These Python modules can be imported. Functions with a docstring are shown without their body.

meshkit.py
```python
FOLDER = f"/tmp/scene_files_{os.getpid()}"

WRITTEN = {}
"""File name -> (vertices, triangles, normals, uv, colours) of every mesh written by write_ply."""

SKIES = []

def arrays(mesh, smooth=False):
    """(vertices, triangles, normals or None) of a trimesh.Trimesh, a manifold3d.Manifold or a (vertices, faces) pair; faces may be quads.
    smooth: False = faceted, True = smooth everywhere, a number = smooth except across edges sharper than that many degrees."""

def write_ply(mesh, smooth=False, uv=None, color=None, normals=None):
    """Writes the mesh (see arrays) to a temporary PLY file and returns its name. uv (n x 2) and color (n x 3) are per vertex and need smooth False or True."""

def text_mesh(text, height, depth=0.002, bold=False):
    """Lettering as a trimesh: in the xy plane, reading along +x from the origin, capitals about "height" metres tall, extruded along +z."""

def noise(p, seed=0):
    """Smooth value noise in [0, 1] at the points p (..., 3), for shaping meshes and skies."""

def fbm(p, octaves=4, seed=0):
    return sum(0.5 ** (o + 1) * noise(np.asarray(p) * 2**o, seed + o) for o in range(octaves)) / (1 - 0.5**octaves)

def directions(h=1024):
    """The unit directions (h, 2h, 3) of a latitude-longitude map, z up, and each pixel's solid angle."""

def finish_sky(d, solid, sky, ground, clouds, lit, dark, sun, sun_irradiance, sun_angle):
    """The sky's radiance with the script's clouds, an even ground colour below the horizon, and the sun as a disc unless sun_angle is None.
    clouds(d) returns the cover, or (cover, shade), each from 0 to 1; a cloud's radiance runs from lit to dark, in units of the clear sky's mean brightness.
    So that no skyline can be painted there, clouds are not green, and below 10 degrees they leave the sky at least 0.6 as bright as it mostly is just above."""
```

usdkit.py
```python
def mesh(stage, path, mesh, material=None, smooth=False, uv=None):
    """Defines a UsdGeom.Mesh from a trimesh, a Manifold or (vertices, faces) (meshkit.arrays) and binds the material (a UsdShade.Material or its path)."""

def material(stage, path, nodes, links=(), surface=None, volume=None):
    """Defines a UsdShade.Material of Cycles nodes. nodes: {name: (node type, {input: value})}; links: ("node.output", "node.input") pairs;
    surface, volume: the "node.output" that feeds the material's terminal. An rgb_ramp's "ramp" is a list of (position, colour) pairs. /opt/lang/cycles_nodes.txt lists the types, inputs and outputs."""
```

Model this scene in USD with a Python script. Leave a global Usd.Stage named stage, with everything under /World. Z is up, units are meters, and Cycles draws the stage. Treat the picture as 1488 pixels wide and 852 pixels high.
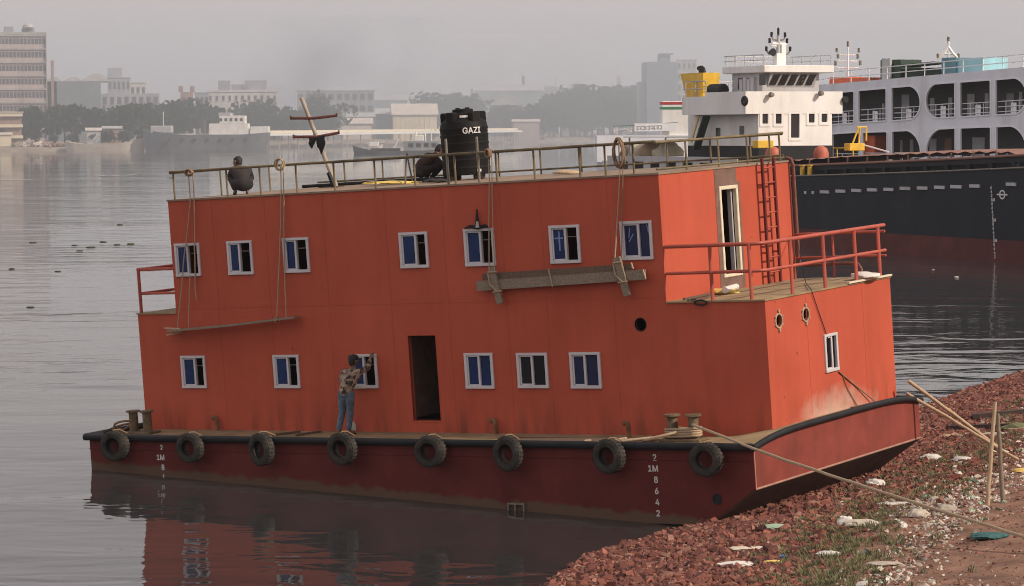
import math, random, numpy as np, trimesh, usdkit, meshkit
from pxr import Usd, UsdGeom, UsdLux, UsdShade, Gf, Sdf, Vt
import manifold3d as m3
from shapely.geometry import Polygon, box as sbox
from shapely.ops import unary_union
stage = Usd.Stage.CreateInMemory()
UsdGeom.SetStageUpAxis(stage, 'Z'); UsdGeom.SetStageMetersPerUnit(stage, 1.0)
UsdGeom.Xform.Define(stage, '/World'); UsdGeom.Scope.Define(stage, '/World/Looks')
rng = np.random.default_rng(7); random.seed(7)
PI = math.pi
# ------------------------------------------------------------------ camera, sky, sun, exposure
PW, PH, FPX, EYE, HOR, ROLL = 1488.0, 852.0, 3696.6, 6.8787, 187.0, 0.00535   # a long lens from the embankment
PITCH = math.atan((PH / 2 - HOR) / FPX)
_c, _s = math.cos(PITCH), math.sin(PITCH)
FW, UP0, RT0 = np.array([0, _c, -_s]), np.array([0, _s, _c]), np.array([1.0, 0, 0])
RT = math.cos(ROLL) * RT0 - math.sin(ROLL) * UP0
UP = math.sin(ROLL) * RT0 + math.cos(ROLL) * UP0
EYEP = np.array([0, 0, EYE])
cam = UsdGeom.Camera.Define(stage, '/World/camera')
cm = np.eye(4); cm[:3, 0], cm[:3, 1], cm[:3, 2], cm[:3, 3] = RT, UP, -FW, EYEP
cam.AddTransformOp().Set(Gf.Matrix4d(cm.T.tolist()))
cam.CreateHorizontalApertureAttr(36.0); cam.CreateFocalLengthAttr(36.0 * FPX / PW)
cam.CreateClippingRangeAttr(Gf.Vec2f(0.5, 6000.0))
cam.CreateExposureAttr(0.0)
SUN_AZ, SUN_EL = math.radians(-27.0), math.radians(36.0)
SUN = np.array([math.cos(SUN_AZ) * math.cos(SUN_EL), math.sin(SUN_AZ) * math.cos(SUN_EL), math.sin(SUN_EL)])
SKY_STRENGTH, SUN_INTENSITY = 0.10, 1.05
usdkit.material(stage, '/World/Looks/sky_look', {
    'sky': ('sky_texture', {'sky_type': 'single_scattering', 'sun_disc': False, 'sun_elevation': SUN_EL, 'sun_rotation': math.atan2(SUN[0], SUN[1]),
                            'aerosol_density': 4.0, 'air_density': 1.2}),
    'tc': ('texture_coordinate', {}),
    'n': ('noise_texture', {'scale': 1.6, 'detail': 4.0, 'roughness': 0.55}),
    'r': ('rgb_ramp', {'ramp': [(0.25, (6.15, 5.5, 5.45)), (0.75, (7.1, 6.4, 6.35))]}),
    'm': ('mix', {'fac': 0.82}),
    'b': ('background_shader', {'strength': SKY_STRENGTH})},
    [('tc.generated', 'n.vector'), ('n.fac', 'r.fac'), ('sky.color', 'm.color1'), ('r.color', 'm.color2'), ('m.color', 'b.color')], surface='b.background')
dome = UsdLux.DomeLight.Define(stage, '/World/sky')
UsdShade.MaterialBindingAPI.Apply(dome.GetPrim()).Bind(UsdShade.Material.Get(stage, '/World/Looks/sky_look'))
sun = UsdLux.DistantLight.Define(stage, '/World/sun')
sun.CreateIntensityAttr(SUN_INTENSITY); sun.CreateAngleAttr(0.8); sun.CreateNormalizeAttr(True) if hasattr(sun, 'CreateNormalizeAttr') else None
sun.CreateColorAttr(Gf.Vec3f(1.0, 0.87, 0.73))
_z = SUN; _x = np.cross([0, 0, 1.0], _z); _x /= np.linalg.norm(_x); _y = np.cross(_z, _x)
sm = np.eye(4); sm[:3, 0], sm[:3, 1], sm[:3, 2] = _x, _y, _z
sun.AddTransformOp().Set(Gf.Matrix4d(sm.T.tolist()))
# ------------------------------------------------------------------ helpers
_used = {}
def numbered(path):
    n = _used.get(path, 0); _used[path] = n + 1
    return path if n == 0 else f'{path}_{n:03d}'
def data(p, **k):
    for a, b in k.items():
        if b: p.SetCustomDataByKey(a, b)
def thing(name, label, cat, M=None, group=None, kind=None):
    x = UsdGeom.Xform.Define(stage, numbered('/World/' + name))
    x.AddTransformOp().Set(Gf.Matrix4d((np.eye(4) if M is None else np.asarray(M)).T.tolist()))
    data(x.GetPrim(), label=label, category=cat, group=group, kind=kind)
    return x.GetPrim()
def holder(name, parent):
    return UsdGeom.Xform.Define(stage, numbered(f'{parent.GetPath()}/{name}')).GetPrim()
def cat_(meshes):
    return meshes if isinstance(meshes, trimesh.Trimesh) else trimesh.util.concatenate([m for m in meshes if m is not None])
def part(name, mesh, mat, parent, smooth=False, label=None, kind=None):
    mesh = mesh if hasattr(mesh, 'to_mesh') else cat_(mesh)
    p = usdkit.mesh(stage, numbered(f'{parent.GetPath()}/{name}'), mesh, L(mat), smooth=smooth).GetPrim()
    data(p, label=label, kind=kind)
    return p
def solo(name, mesh, mat, label=None, cat=None, group=None, kind=None, smooth=False):
    mesh = mesh if hasattr(mesh, 'to_mesh') else cat_(mesh)
    p = usdkit.mesh(stage, numbered('/World/' + name), mesh, L(mat), smooth=smooth).GetPrim()
    data(p, label=label, category=cat, group=group, kind=kind)
    return p
def copy(src, M, label=None, group=None):
    was = src.GetCustomData(); base = src.GetName()
    t = base.rsplit('_', 1); base = t[0] if len(t) == 2 and t[1].isdigit() else base
    x = UsdGeom.Xform.Define(stage, numbered('/World/' + base))
    x.GetPrim().GetReferences().AddInternalReference(src.GetPath()); x.GetPrim().SetInstanceable(True)
    x.GetPrim().CreateAttribute('xformOp:transform', Sdf.ValueTypeNames.Matrix4d).Set(Gf.Matrix4d(np.asarray(M).T.tolist()))
    x.GetPrim().CreateAttribute('xformOpOrder', Sdf.ValueTypeNames.TokenArray, False, Sdf.VariabilityUniform).Set(['xformOp:transform'])
    data(x.GetPrim(), label=label or was.get('label'), category=was.get('category'), group=group or was.get('group'))
    return x.GetPrim()
def TM(loc=(0, 0, 0), rz=0.0, s=1.0, R=None):
    M = np.eye(4); c, n = math.cos(rz), math.sin(rz)
    M[:3, :3] = np.array([[c, -n, 0], [n, c, 0], [0, 0, 1]]) if R is None else R
    M[:3, :3] *= s; M[:3, 3] = loc
    return M
def bx(x0, x1, y0, y1, z0, z1, ch=0.0):
    x0, x1 = min(x0, x1), max(x0, x1); y0, y1 = min(y0, y1), max(y0, y1); z0, z1 = min(z0, z1), max(z0, z1)
    if ch:
        e = [(x1 - x0) / 2, (y1 - y0) / 2, (z1 - z0) / 2]; ch = min(ch, *[v * .45 for v in e])
        pts = []
        for sx in (-1, 1):
            for sy in (-1, 1):
                for sz in (-1, 1):
                    for k in range(3):
                        q = [e[i] - (ch if i != k else 0) for i in range(3)]
                        pts.append((sx * q[0], sy * q[1], sz * q[2]))
        m = trimesh.convex.convex_hull(np.array(pts))
    else:
        m = trimesh.creation.box([x1 - x0, y1 - y0, z1 - z0])
    m.apply_translation([(x0 + x1) / 2, (y0 + y1) / 2, (z0 + z1) / 2]); return m
def tube(pts, r, sides=8, closed=False):
    p = np.asarray(pts, float); n = len(p); r = np.broadcast_to(np.asarray(r, float), (n,))
    t = (np.roll(p, -1, 0) - np.roll(p, 1, 0)) if closed else np.gradient(p, axis=0)
    t /= np.linalg.norm(t, axis=1, keepdims=True) + 1e-12
    a = np.cross(t[0], [0, 0, 1.0] if abs(t[0, 2]) < .9 else [1.0, 0, 0]); A = []
    for i in range(n):
        a = a - t[i] * (a @ t[i]); a /= np.linalg.norm(a) + 1e-12; A.append(a)
    A = np.array(A); Bn = np.cross(t, A); an = np.arange(sides) * 2 * PI / sides
    v = (p[:, None] + r[:, None, None] * (np.cos(an)[None, :, None] * A[:, None] + np.sin(an)[None, :, None] * Bn[:, None])).reshape(-1, 3)
    f = []
    for i in range(n if closed else n - 1):
        for j in range(sides):
            q = [i * sides + j, i * sides + (j + 1) % sides, ((i + 1) % n) * sides + (j + 1) % sides, ((i + 1) % n) * sides + j]
            f += [[q[0], q[1], q[2]], [q[0], q[2], q[3]]]
    if not closed:
        v = np.vstack([v, p[0], p[-1]])
        for j in range(sides):
            f += [[n * sides, (j + 1) % sides, j], [n * sides + 1, (n - 1) * sides + j, (n - 1) * sides + (j + 1) % sides]]
    return trimesh.Trimesh(v, f, process=False)
def rod(a, b, r, sides=8, r2=None):
    return tube([a, b], [r, r if r2 is None else r2], sides)
def bar(a, b, w, h, up=(0, 0, 1)):
    a, b = np.asarray(a, float), np.asarray(b, float); d = b - a; l = np.linalg.norm(d); d /= l
    s = np.cross(d, up); s /= np.linalg.norm(s); u = np.cross(s, d)
    m = trimesh.creation.box([l, w, h]); T = np.eye(4); T[:3, 0], T[:3, 1], T[:3, 2], T[:3, 3] = d, s, u, (a + b) / 2
    m.apply_transform(T); return m
def lathe(prof, sides=24, axis='z', at=(0, 0, 0)):
    prof = np.asarray(prof, float); an = np.arange(sides) * 2 * PI / sides; n = len(prof)
    v = np.stack([prof[:, None, 0] * np.cos(an), prof[:, None, 0] * np.sin(an), np.broadcast_to(prof[:, None, 1], (n, sides))], -1).reshape(-1, 3)
    f = []
    for i in range(n - 1):
        for j in range(sides):
            q = [i * sides + j, i * sides + (j + 1) % sides, (i + 1) * sides + (j + 1) % sides, (i + 1) * sides + j]
            f += [[q[0], q[1], q[2]], [q[0], q[2], q[3]]]
    m = trimesh.Trimesh(v, f, process=False)
    if axis == 'y': m.apply_transform(trimesh.transformations.rotation_matrix(-PI / 2, [1, 0, 0]))
    if axis == 'x': m.apply_transform(trimesh.transformations.rotation_matrix(PI / 2, [0, 1, 0]))
    m.apply_translation(at); return m
def slab(poly, thick):
    """polygon in (a, z) -> solid with a along x, z up, front face at y=0 and the body behind it (y from 0 to thick)."""
    ms = [trimesh.creation.extrude_polygon(g, thick) for g in (poly.geoms if hasattr(poly, 'geoms') else [poly])]
    m = cat_(ms); T = np.eye(4); T[:3, :3] = np.array([[1, 0, 0], [0, 0, -1], [0, 1, 0]]); m.apply_transform(T); m.apply_translation([0, thick, 0]) ; return m
def place(m, cols, loc):
    """a, out(y), z axes of m onto the three given vectors."""
    m = m.copy(); T = np.eye(4); T[:3, :3] = np.array(cols, float).T; T[:3, 3] = loc; m.apply_transform(T)
    if np.linalg.det(T[:3, :3]) < 0: m.invert()
    return m
def xf(m, M): m = m.copy(); m.apply_transform(M); return m
def catenary(a, b, sag, n=14):
    a, b = np.asarray(a, float), np.asarray(b, float); t = np.linspace(0, 1, n)
    p = a + (b - a) * t[:, None]; p[:, 2] -= sag * 4 * t * (1 - t); return p
def ray(u, v):
    a, b = u - PW / 2, PH / 2 - v
    return FW + (a / FPX) * RT + (b / FPX) * UP
def far(u, v, D):
    d = ray(u, v); return EYEP + d * (D / d[1])
def ground_at(u, v, z=0.0):
    d = ray(u, v); return EYEP + d * ((z - EYE) / d[2])
class Frame:
    def __init__(s, R, t): s.R, s.t = np.asarray(R, float), np.asarray(t, float); s.M = TM(s.t, R=s.R)
    def w(s, p): return np.asarray(p, float) @ s.R.T + s.t
    def on(s, u, v, axis, val):
        d, o = s.R.T @ ray(u, v), s.R.T @ (EYEP - s.t); return o + d * ((val - o[axis]) / d[axis])
    def at(s, p): return TM(s.w(p), R=s.R)
# ------------------------------------------------------------------ looks
_mats = {}
def L(n): return n if isinstance(n, UsdShade.Material) else _mats[n]
def look(name, col, var=0.15, scale=2.0, rough=0.6, metallic=0.0, bump=0.0, bscale=30.0, tint=None, rand=0.0, spec=0.5, stretch=None, detail=5.0, coat=0.0, streak=None, sfac=.5, tide=None):
    """plain surface: noise mottling between two tones of the colour, fine relief by bump."""
    col = np.array(col, float); lo = col * (1 - var); hi = np.minimum(col * (1 + var), 0.95) if tint is None else np.array(tint, float)
    nodes = {'tc': ('texture_coordinate', {}), 'n': ('noise_texture', {'scale': scale, 'detail': detail, 'roughness': 0.6}),
             'r': ('rgb_ramp', {'ramp': [(0.3, tuple(lo)), (0.7, tuple(hi))]}),
             'p': ('principled_bsdf', {'roughness': rough, 'metallic': metallic, 'specular_ior_level': spec, 'coat_weight': coat})}
    links = [('n.fac', 'r.fac')]; out = 'r.color'
    if streak is not None:                                       # rust and dirt running down the plates
        nodes |= {'sm': ('mapping', {'scale': (1.0, 1.0, .10)}), 'sn': ('noise_texture', {'scale': scale * 1.6, 'detail': 6.0, 'roughness': .65}), 'sr': ('map_range', {'from_min': .50, 'from_max': .74, 'to_min': 0.0, 'to_max': sfac, 'clamp': True}), 'sx': ('mix', {'color2': streak})}
        links += [('tc.object', 'sm.vector'), ('sm.vector', 'sn.vector'), ('sn.fac', 'sr.value'), ('sr.result', 'sx.fac'), (out, 'sx.color1')]; out = 'sx.color'
    if tide is not None:                                         # scum left along the waterline
        nodes |= {'tg': ('geometry', {}), 'tz': ('separate_xyz', {}), 'tn': ('noise_texture', {'scale': 3.0, 'detail': 5.0}), 'ta': ('math', {'math_type': 'multiply_add', 'value2': -.34, 'value3': .0}), 'tb': ('math', {'math_type': 'add'}), 'tr': ('map_range', {'from_min': .03, 'from_max': -.05, 'to_min': 0.0, 'to_max': .85, 'clamp': True}), 'tm': ('mix', {'color2': tide})}
        links += [('tg.position', 'tz.vector'), ('tg.position', 'tn.vector'), ('tn.fac', 'ta.value1'), ('tz.z', 'tb.value1'), ('ta.value', 'tb.value2'), ('tb.value', 'tr.value'), ('tr.result', 'tm.fac'), (out, 'tm.color1')]; out = 'tm.color'
    if stretch:
        nodes['mp'] = ('mapping', {'scale': stretch}); links += [('tc.object', 'mp.vector'), ('mp.vector', 'n.vector')]
    else: links += [('tc.object', 'n.vector')]
    if rand:
        nodes['oi'] = ('object_info', {}); nodes['mr'] = ('map_range', {'from_min': 0.0, 'from_max': 1.0, 'to_min': 1 - rand, 'to_max': 1 + rand})
        nodes['h'] = ('hsv', {}); links += [('oi.random', 'mr.value'), ('mr.result', 'h.value'), (out, 'h.color'), ('h.color', 'p.base_color')]
    else: links += [(out, 'p.base_color')]
    if bump:
        nodes['bn'] = ('noise_texture', {'scale': bscale, 'detail': 4.0}); nodes['b'] = ('bump', {'strength': 0.6, 'distance': bump})
        links += [('mp.vector' if stretch else 'tc.object', 'bn.vector'), ('bn.fac', 'b.height'), ('b.normal', 'p.normal')]
    _mats[name] = usdkit.material(stage, f'/World/Looks/{name}', nodes, links, surface='p.BSDF')
look('rail_rust', (0.10, 0.068, 0.035), .4, 2.2, .7, tint=(0.20, 0.155, 0.075))
look('rim_tan', (0.36, 0.28, 0.19), .2, 8, .7)
look('rail_red', (0.38, 0.075, 0.048), .2, 3, .5)
look('white_pvc', (0.52, 0.49, 0.50), .08, 3, .35)
look('blue_glass', (0.008, 0.022, 0.080), .35, 1.6, .14, spec=.25)
look('dark_glass', (0.006, 0.006, 0.009), .1, 1.0, .10, spec=.22)
look('smoked_glass', (0.008, 0.010, 0.040), .3, 1.6, .05, spec=.35)
look('hull_maroon', (0.115, 0.024, 0.021), .22, 1.3, .6, bump=.004, bscale=6, tint=(.145, .031, .026), spec=.15, streak=(.07, .022, .018), sfac=.32, tide=(.11, .075, .05))
look('hull_red', (0.205, 0.046, 0.034), .2, 1.5, .6, bump=.003, bscale=6, spec=.2, streak=(.12, .04, .03), sfac=.55)
look('hull_black', (0.016, 0.017, 0.020), .3, 2, .6, spec=.2)
look('rake_brown', (0.06, 0.035, 0.028), .3, 2, .7, bump=.006, bscale=8)
look('pale_edge', (0.36, 0.19, 0.14), .2, 5, .7)
look('deck_tan', (0.26, 0.185, 0.10), .35, 1.6, .85, bump=.004, bscale=40, tint=(.34, .245, .13))
look('roof_tan', (0.23, 0.16, 0.11), .3, 1.5, .85, bump=.004, bscale=30)
look('rubber', (0.026, 0.024, 0.022), .35, 6, .85, bump=.003, bscale=50, tint=(.065, .058, .050), spec=.2)
look('rope_tan', (0.36, 0.27, 0.18), .25, 30, .9, bump=.004, bscale=90)
look('rope_brown', (0.22, 0.14, 0.085), .25, 30, .9)
look('steel_grey', (0.16, 0.14, 0.12), .3, 6, .6, tint=(.24, .20, .15))
look('rust', (0.16, 0.06, 0.03), .4, 8, .85, tint=(.26, .13, .06), bump=.003)
look('bollard', (0.10, 0.085, 0.05), .4, 7, .7, tint=(.20, .13, .07), bump=.003)
look('bare_steel', (0.15, 0.085, 0.065), .25, 4, .7)
look('white_paint', (0.74, 0.73, 0.71), .06, 1.0, .45)
look('mark_white', (0.62, 0.60, 0.58), .2, 12, .7)
look('cream', (0.62, 0.54, 0.40), .15, 8, .7)
look('wood_grey', (0.20, 0.155, 0.11), .35, 3, .85, stretch=(1.5, 14, 14), bump=.003, bscale=8)
look('wood_dark', (0.115, 0.075, 0.05), .35, 3, .85, stretch=(1.5, 14, 14), bump=.003, bscale=8)
look('wood_pale', (0.42, 0.30, 0.19), .25, 3, .85, stretch=(10, 10, 2), bump=.003, bscale=8)
look('tank_black', (0.009, 0.0085, 0.0085), .25, 2, .6, spec=.15)
look('skin', (0.16, 0.085, 0.055), .1, 6, .6)
look('hair', (0.012, 0.010, 0.009), .2, 30, .7)
look('denim', (0.075, 0.11, 0.16), .35, 12, .9, tint=(.13, .18, .24))
look('dark_cloth', (0.022, 0.017, 0.016), .3, 6, .9)
look('brown_cloth', (0.045, 0.026, 0.020), .3, 6, .9)
look('black_cloth', (0.012, 0.011, 0.012), .3, 6, .9)
look('pole_grey', (0.30, 0.25, 0.20), .25, 6, .7)
look('arm_red', (0.15, 0.055, 0.035), .3, 6, .7)
look('yellow_paint', (0.66, 0.40, 0.03), .15, 2, .5)
look('orange_paint', (0.52, 0.10, 0.035), .15, 2, .5)
look('ship_black', (0.012, 0.015, 0.021), .25, .5, .55, bump=.01, bscale=.8, spec=.15, streak=(.030, .028, .026), sfac=.5)
look('ship_red', (0.095, 0.028, 0.024), .25, .6, .6, spec=.15)
look('ship_white', (0.74, 0.72, 0.69), .08, .5, .45, streak=(.40, .30, .22), sfac=.35)
look('ship_grey', (0.42, 0.41, 0.42), .1, .5, .5, streak=(.22, .16, .12), sfac=.4)
look('hatch_brown', (0.24, 0.12, 0.09), .2, .7, .8)
look('ship_dark', (0.018, 0.018, 0.020), .3, .6, .6, spec=.2)
look('window_dark', (0.022, 0.020, 0.020), .2, 1, .2)
look('ferry_grey', (0.68, 0.69, 0.74), .08, .4, .5, streak=(.36, .33, .32), sfac=.4)
look('ferry_trim', (0.74, 0.74, 0.77), .08, .6, .5)
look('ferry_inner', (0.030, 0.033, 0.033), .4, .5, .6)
look('ferry_panel', (0.42, 0.42, 0.44), .12, .8, .6)
look('ferry_teal', (0.08, 0.18, 0.22), .15, 1, .5)
look('ferry_cyan', (0.24, 0.45, 0.50), .12, 1, .5)
look('green_dark', (0.02, 0.045, 0.03), .3, 1, .6)
look('concrete', (0.34, 0.31, 0.29), .2, .12, .85, streak=(.18, .16, .15), sfac=.6)
look('vent_red', (0.40, 0.10, 0.055), .25, 1.2, .6)
look('plaster_pink', (0.40, 0.32, 0.30), .15, .12, .85, streak=(.20, .17, .16), sfac=.6)
look('plaster_grey', (0.27, 0.28, 0.30), .2, .12, .85, streak=(.15, .15, .15), sfac=.6)
look('plaster_white', (0.46, 0.44, 0.42), .2, .12, .8, streak=(.24, .22, .2), sfac=.6)
look('brick_far', (0.26, 0.165, 0.14), .25, .5, .9)
look('tin_grey', (0.38, 0.38, 0.38), .15, .5, .5, bump=.03, bscale=2)
look('tin_warm', (0.52, 0.46, 0.40), .12, .5, .6)
look('blue_shed', (0.15, 0.18, 0.20), .15, .3, .7)
look('far_dark', (0.05, 0.05, 0.055), .3, .5, .7)
look('far_soil', (0.24, 0.18, 0.13), .35, .12, .95, tint=(.33, .27, .21))
look('trunk', (0.10, 0.075, 0.05), .3, 4, .9)
look('far_hull', (0.15, 0.155, 0.17), .2, .3, .6)
look('pale_hull', (0.52, 0.45, 0.38), .15, .4, .8)
look('soil', (0.17, 0.080, 0.050), .45, 1.4, .95, tint=(.29, .155, .10), bump=.04, bscale=9, detail=8)
look('brick_a', (0.20, 0.068, 0.045), .3, 9, .9, rand=.35, bump=.004, bscale=60)
look('brick_b', (0.125, 0.043, 0.032), .3, 9, .9, rand=.35, bump=.004, bscale=60)
look('brick_c', (0.25, 0.125, 0.088), .25, 9, .9, rand=.35, bump=.004, bscale=60)
look('stone_pale', (0.46, 0.40, 0.33), .2, 7, .9, rand=.25, bump=.004, bscale=40)
look('plastic_white', (0.55, 0.52, 0.48), .15, 9, .6, rand=.25)
look('plastic_green', (0.30, 0.42, 0.30), .2, 9, .6)
look('plastic_blue', (0.05, 0.14, 0.42), .2, 9, .5)
look('net_teal', (0.03, 0.10, 0.10), .4, 14, .8)
look('cloth_yellow', (0.62, 0.45, 0.12), .2, 9, .8)
look('foam', (0.62, 0.60, 0.58), .1, 3, .8)
look('weed', (0.10, 0.12, 0.045), .4, 5, .8, rand=.3, tint=(.24, .24, .12))
look('hyacinth', (0.03, 0.045, 0.02), .4, 5, .8)
look('sign_green', (0.05, 0.20, 0.10), .2, 2, .6)
look('flag_red', (0.40, 0.04, 0.05), .2, 2, .6)
def leaf_look(name, a, b):
    _mats[name] = usdkit.material(stage, f'/World/Looks/{name}', {
        'g': ('geometry', {}), 'oi': ('object_info', {}), 'r': ('rgb_ramp', {'ramp': [(0.0, a), (1.0, b)]}), 'd': ('diffuse_bsdf', {}), 't': ('translucent_bsdf', {}),
        'h': ('hsv', {}), 'mr': ('map_range', {'to_min': .7, 'to_max': 1.3}), 'm': ('mix_closure', {'fac': .25})},
        [('g.random_per_island', 'r.fac'), ('oi.random', 'mr.value'), ('mr.result', 'h.value'), ('r.color', 'h.color'), ('h.color', 'd.color'), ('h.color', 't.color'),
         ('d.BSDF', 'm.closure1'), ('t.BSDF', 'm.closure2')], surface='m.closure')
leaf_look('leaf_far', (0.022, 0.040, 0.018), (0.055, 0.080, 0.035))
def wall_look(name, patch):
    """weathered orange-red house paint: mottling, small chips, soot that climbs from the walkway, and on the end wall a pale primer patch."""
    nd = {'tc': ('texture_coordinate', {}), 'sx': ('separate_xyz', {}), 'n': ('noise_texture', {'scale': .55, 'detail': 5.0, 'roughness': .6}),
          'r': ('rgb_ramp', {'ramp': [(.3, (.385, .074, .042)), (.7, (.455, .092, .052))]}),
          'ms': ('mapping', {'scale': (2.2, 2.2, .35)}), 'n2': ('noise_texture', {'scale': 1.4, 'detail': 6.0}),
          'zr': ('map_range', {'from_min': .75, 'from_max': .0, 'to_min': 0.0, 'to_max': 1.0, 'clamp': True}),
          'nr': ('map_range', {'from_min': .48, 'from_max': .72, 'to_min': 0.0, 'to_max': .8, 'clamp': True}),
          'ml': ('math', {'math_type': 'multiply'}), 'mx': ('mix', {'color2': (.13, .045, .030)}),
          'n3': ('noise_texture', {'scale': 7.0, 'detail': 2.0}), 'cr': ('map_range', {'from_min': .755, 'from_max': .785, 'to_min': 0.0, 'to_max': .8, 'clamp': True}),
          'mc': ('mix', {'color2': (.11, .035, .025)}),
          'nb': ('noise_texture', {'scale': .9, 'detail': 2.0}), 'nb2': ('noise_texture', {'scale': 120.0, 'detail': 2.0}), 'add': ('math', {'math_type': 'multiply_add', 'value2': .02}),
          'b': ('bump', {'strength': .5, 'distance': .05}), 'p': ('principled_bsdf', {'roughness': .6, 'specular_ior_level': .12})}
    lk = [('tc.object', 'sx.vector'), ('tc.object', 'n.vector'), ('n.fac', 'r.fac'), ('tc.object', 'ms.vector'), ('ms.vector', 'n2.vector'), ('n2.fac', 'nr.value'),
          ('sx.z', 'zr.value'), ('zr.result', 'ml.value1'), ('nr.result', 'ml.value2'), ('ml.value', 'mx.fac'), ('r.color', 'mx.color1'),
          ('tc.object', 'n3.vector'), ('n3.fac', 'cr.value'), ('cr.result', 'mc.fac'), ('mx.color', 'mc.color1'),
          ('tc.object', 'nb.vector'), ('tc.object', 'nb2.vector'), ('nb2.fac', 'add.value1'), ('nb.fac', 'add.value3'), ('add.value', 'b.height'), ('b.normal', 'p.normal')]
    nd |= {'bm': ('mapping', {'scale': (1.0, 1.0, .08)}), 'bn': ('noise_texture', {'scale': 3.0, 'detail': 7.0, 'roughness': .7}), 'br': ('map_range', {'from_min': .46, 'from_max': .78, 'to_min': 0.0, 'to_max': .26, 'clamp': True}), 'bx': ('mix', {'color2': (.20, .040, .026)})}
    lk += [('tc.object', 'bm.vector'), ('bm.vector', 'bn.vector'), ('bn.fac', 'br.value'), ('br.result', 'bx.fac'), ('mc.color', 'bx.color1')]
    out = 'bx.color'
    if patch:
        nd |= {'dm': ('mapping', {'location': (0, -4.05 * .46, -.02 * 1.25), 'scale': (0.0, .46, 1.25)}), 'gr': ('gradient_texture', {'gradient_type': 'spherical'}), 'pn': ('noise_texture', {'scale': 3.2, 'detail': 7.0, 'roughness': .7}),
               'pa': ('math', {'math_type': 'multiply_add', 'value2': .9, 'value3': -.45}), 'ps': ('math', {'math_type': 'add'}),
               'pr': ('map_range', {'from_min': .18, 'from_max': .80, 'to_min': 0.0, 'to_max': .80, 'clamp': True}), 'pm': ('mix', {'color2': (.50, .36, .29)})}
        lk += [('tc.object', 'dm.vector'), ('dm.vector', 'gr.vector'), ('tc.object', 'pn.vector'), ('pn.fac', 'pa.value1'), ('pa.value', 'ps.value1'), ('gr.fac', 'ps.value2'),
               ('ps.value', 'pr.value'), ('pr.result', 'pm.fac'), ('bx.color', 'pm.color1')]
        out = 'pm.color'
    lk.append((out, 'p.base_color'))
    _mats[name] = usdkit.material(stage, f'/World/Looks/{name}', nd, lk, surface='p.BSDF')
wall_look('wall_red', False); wall_look('wall_red_patched', True)
# floral shirt: blotches of cream, brown and dark
_mats['floral'] = usdkit.material(stage, '/World/Looks/floral', {
    'tc': ('texture_coordinate', {}), 'v': ('voronoi_texture', {'scale': 17.0}), 'r': ('rgb_ramp', {'ramp': [(0, (.36, .28, .21)), (.35, (.30, .21, .15)), (.36, (.035, .025, .02)), (.62, (.06, .035, .028)), (.63, (.33, .26, .20)), (1, (.12, .06, .04))], 'interpolate': True}),
    's': ('separate_color', {}), 'p': ('principled_bsdf', {'roughness': .9})},
    [('tc.object', 'v.vector'), ('v.color', 's.color'), ('s.r', 'r.fac'), ('r.color', 'p.base_color')], surface='p.BSDF')
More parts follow.
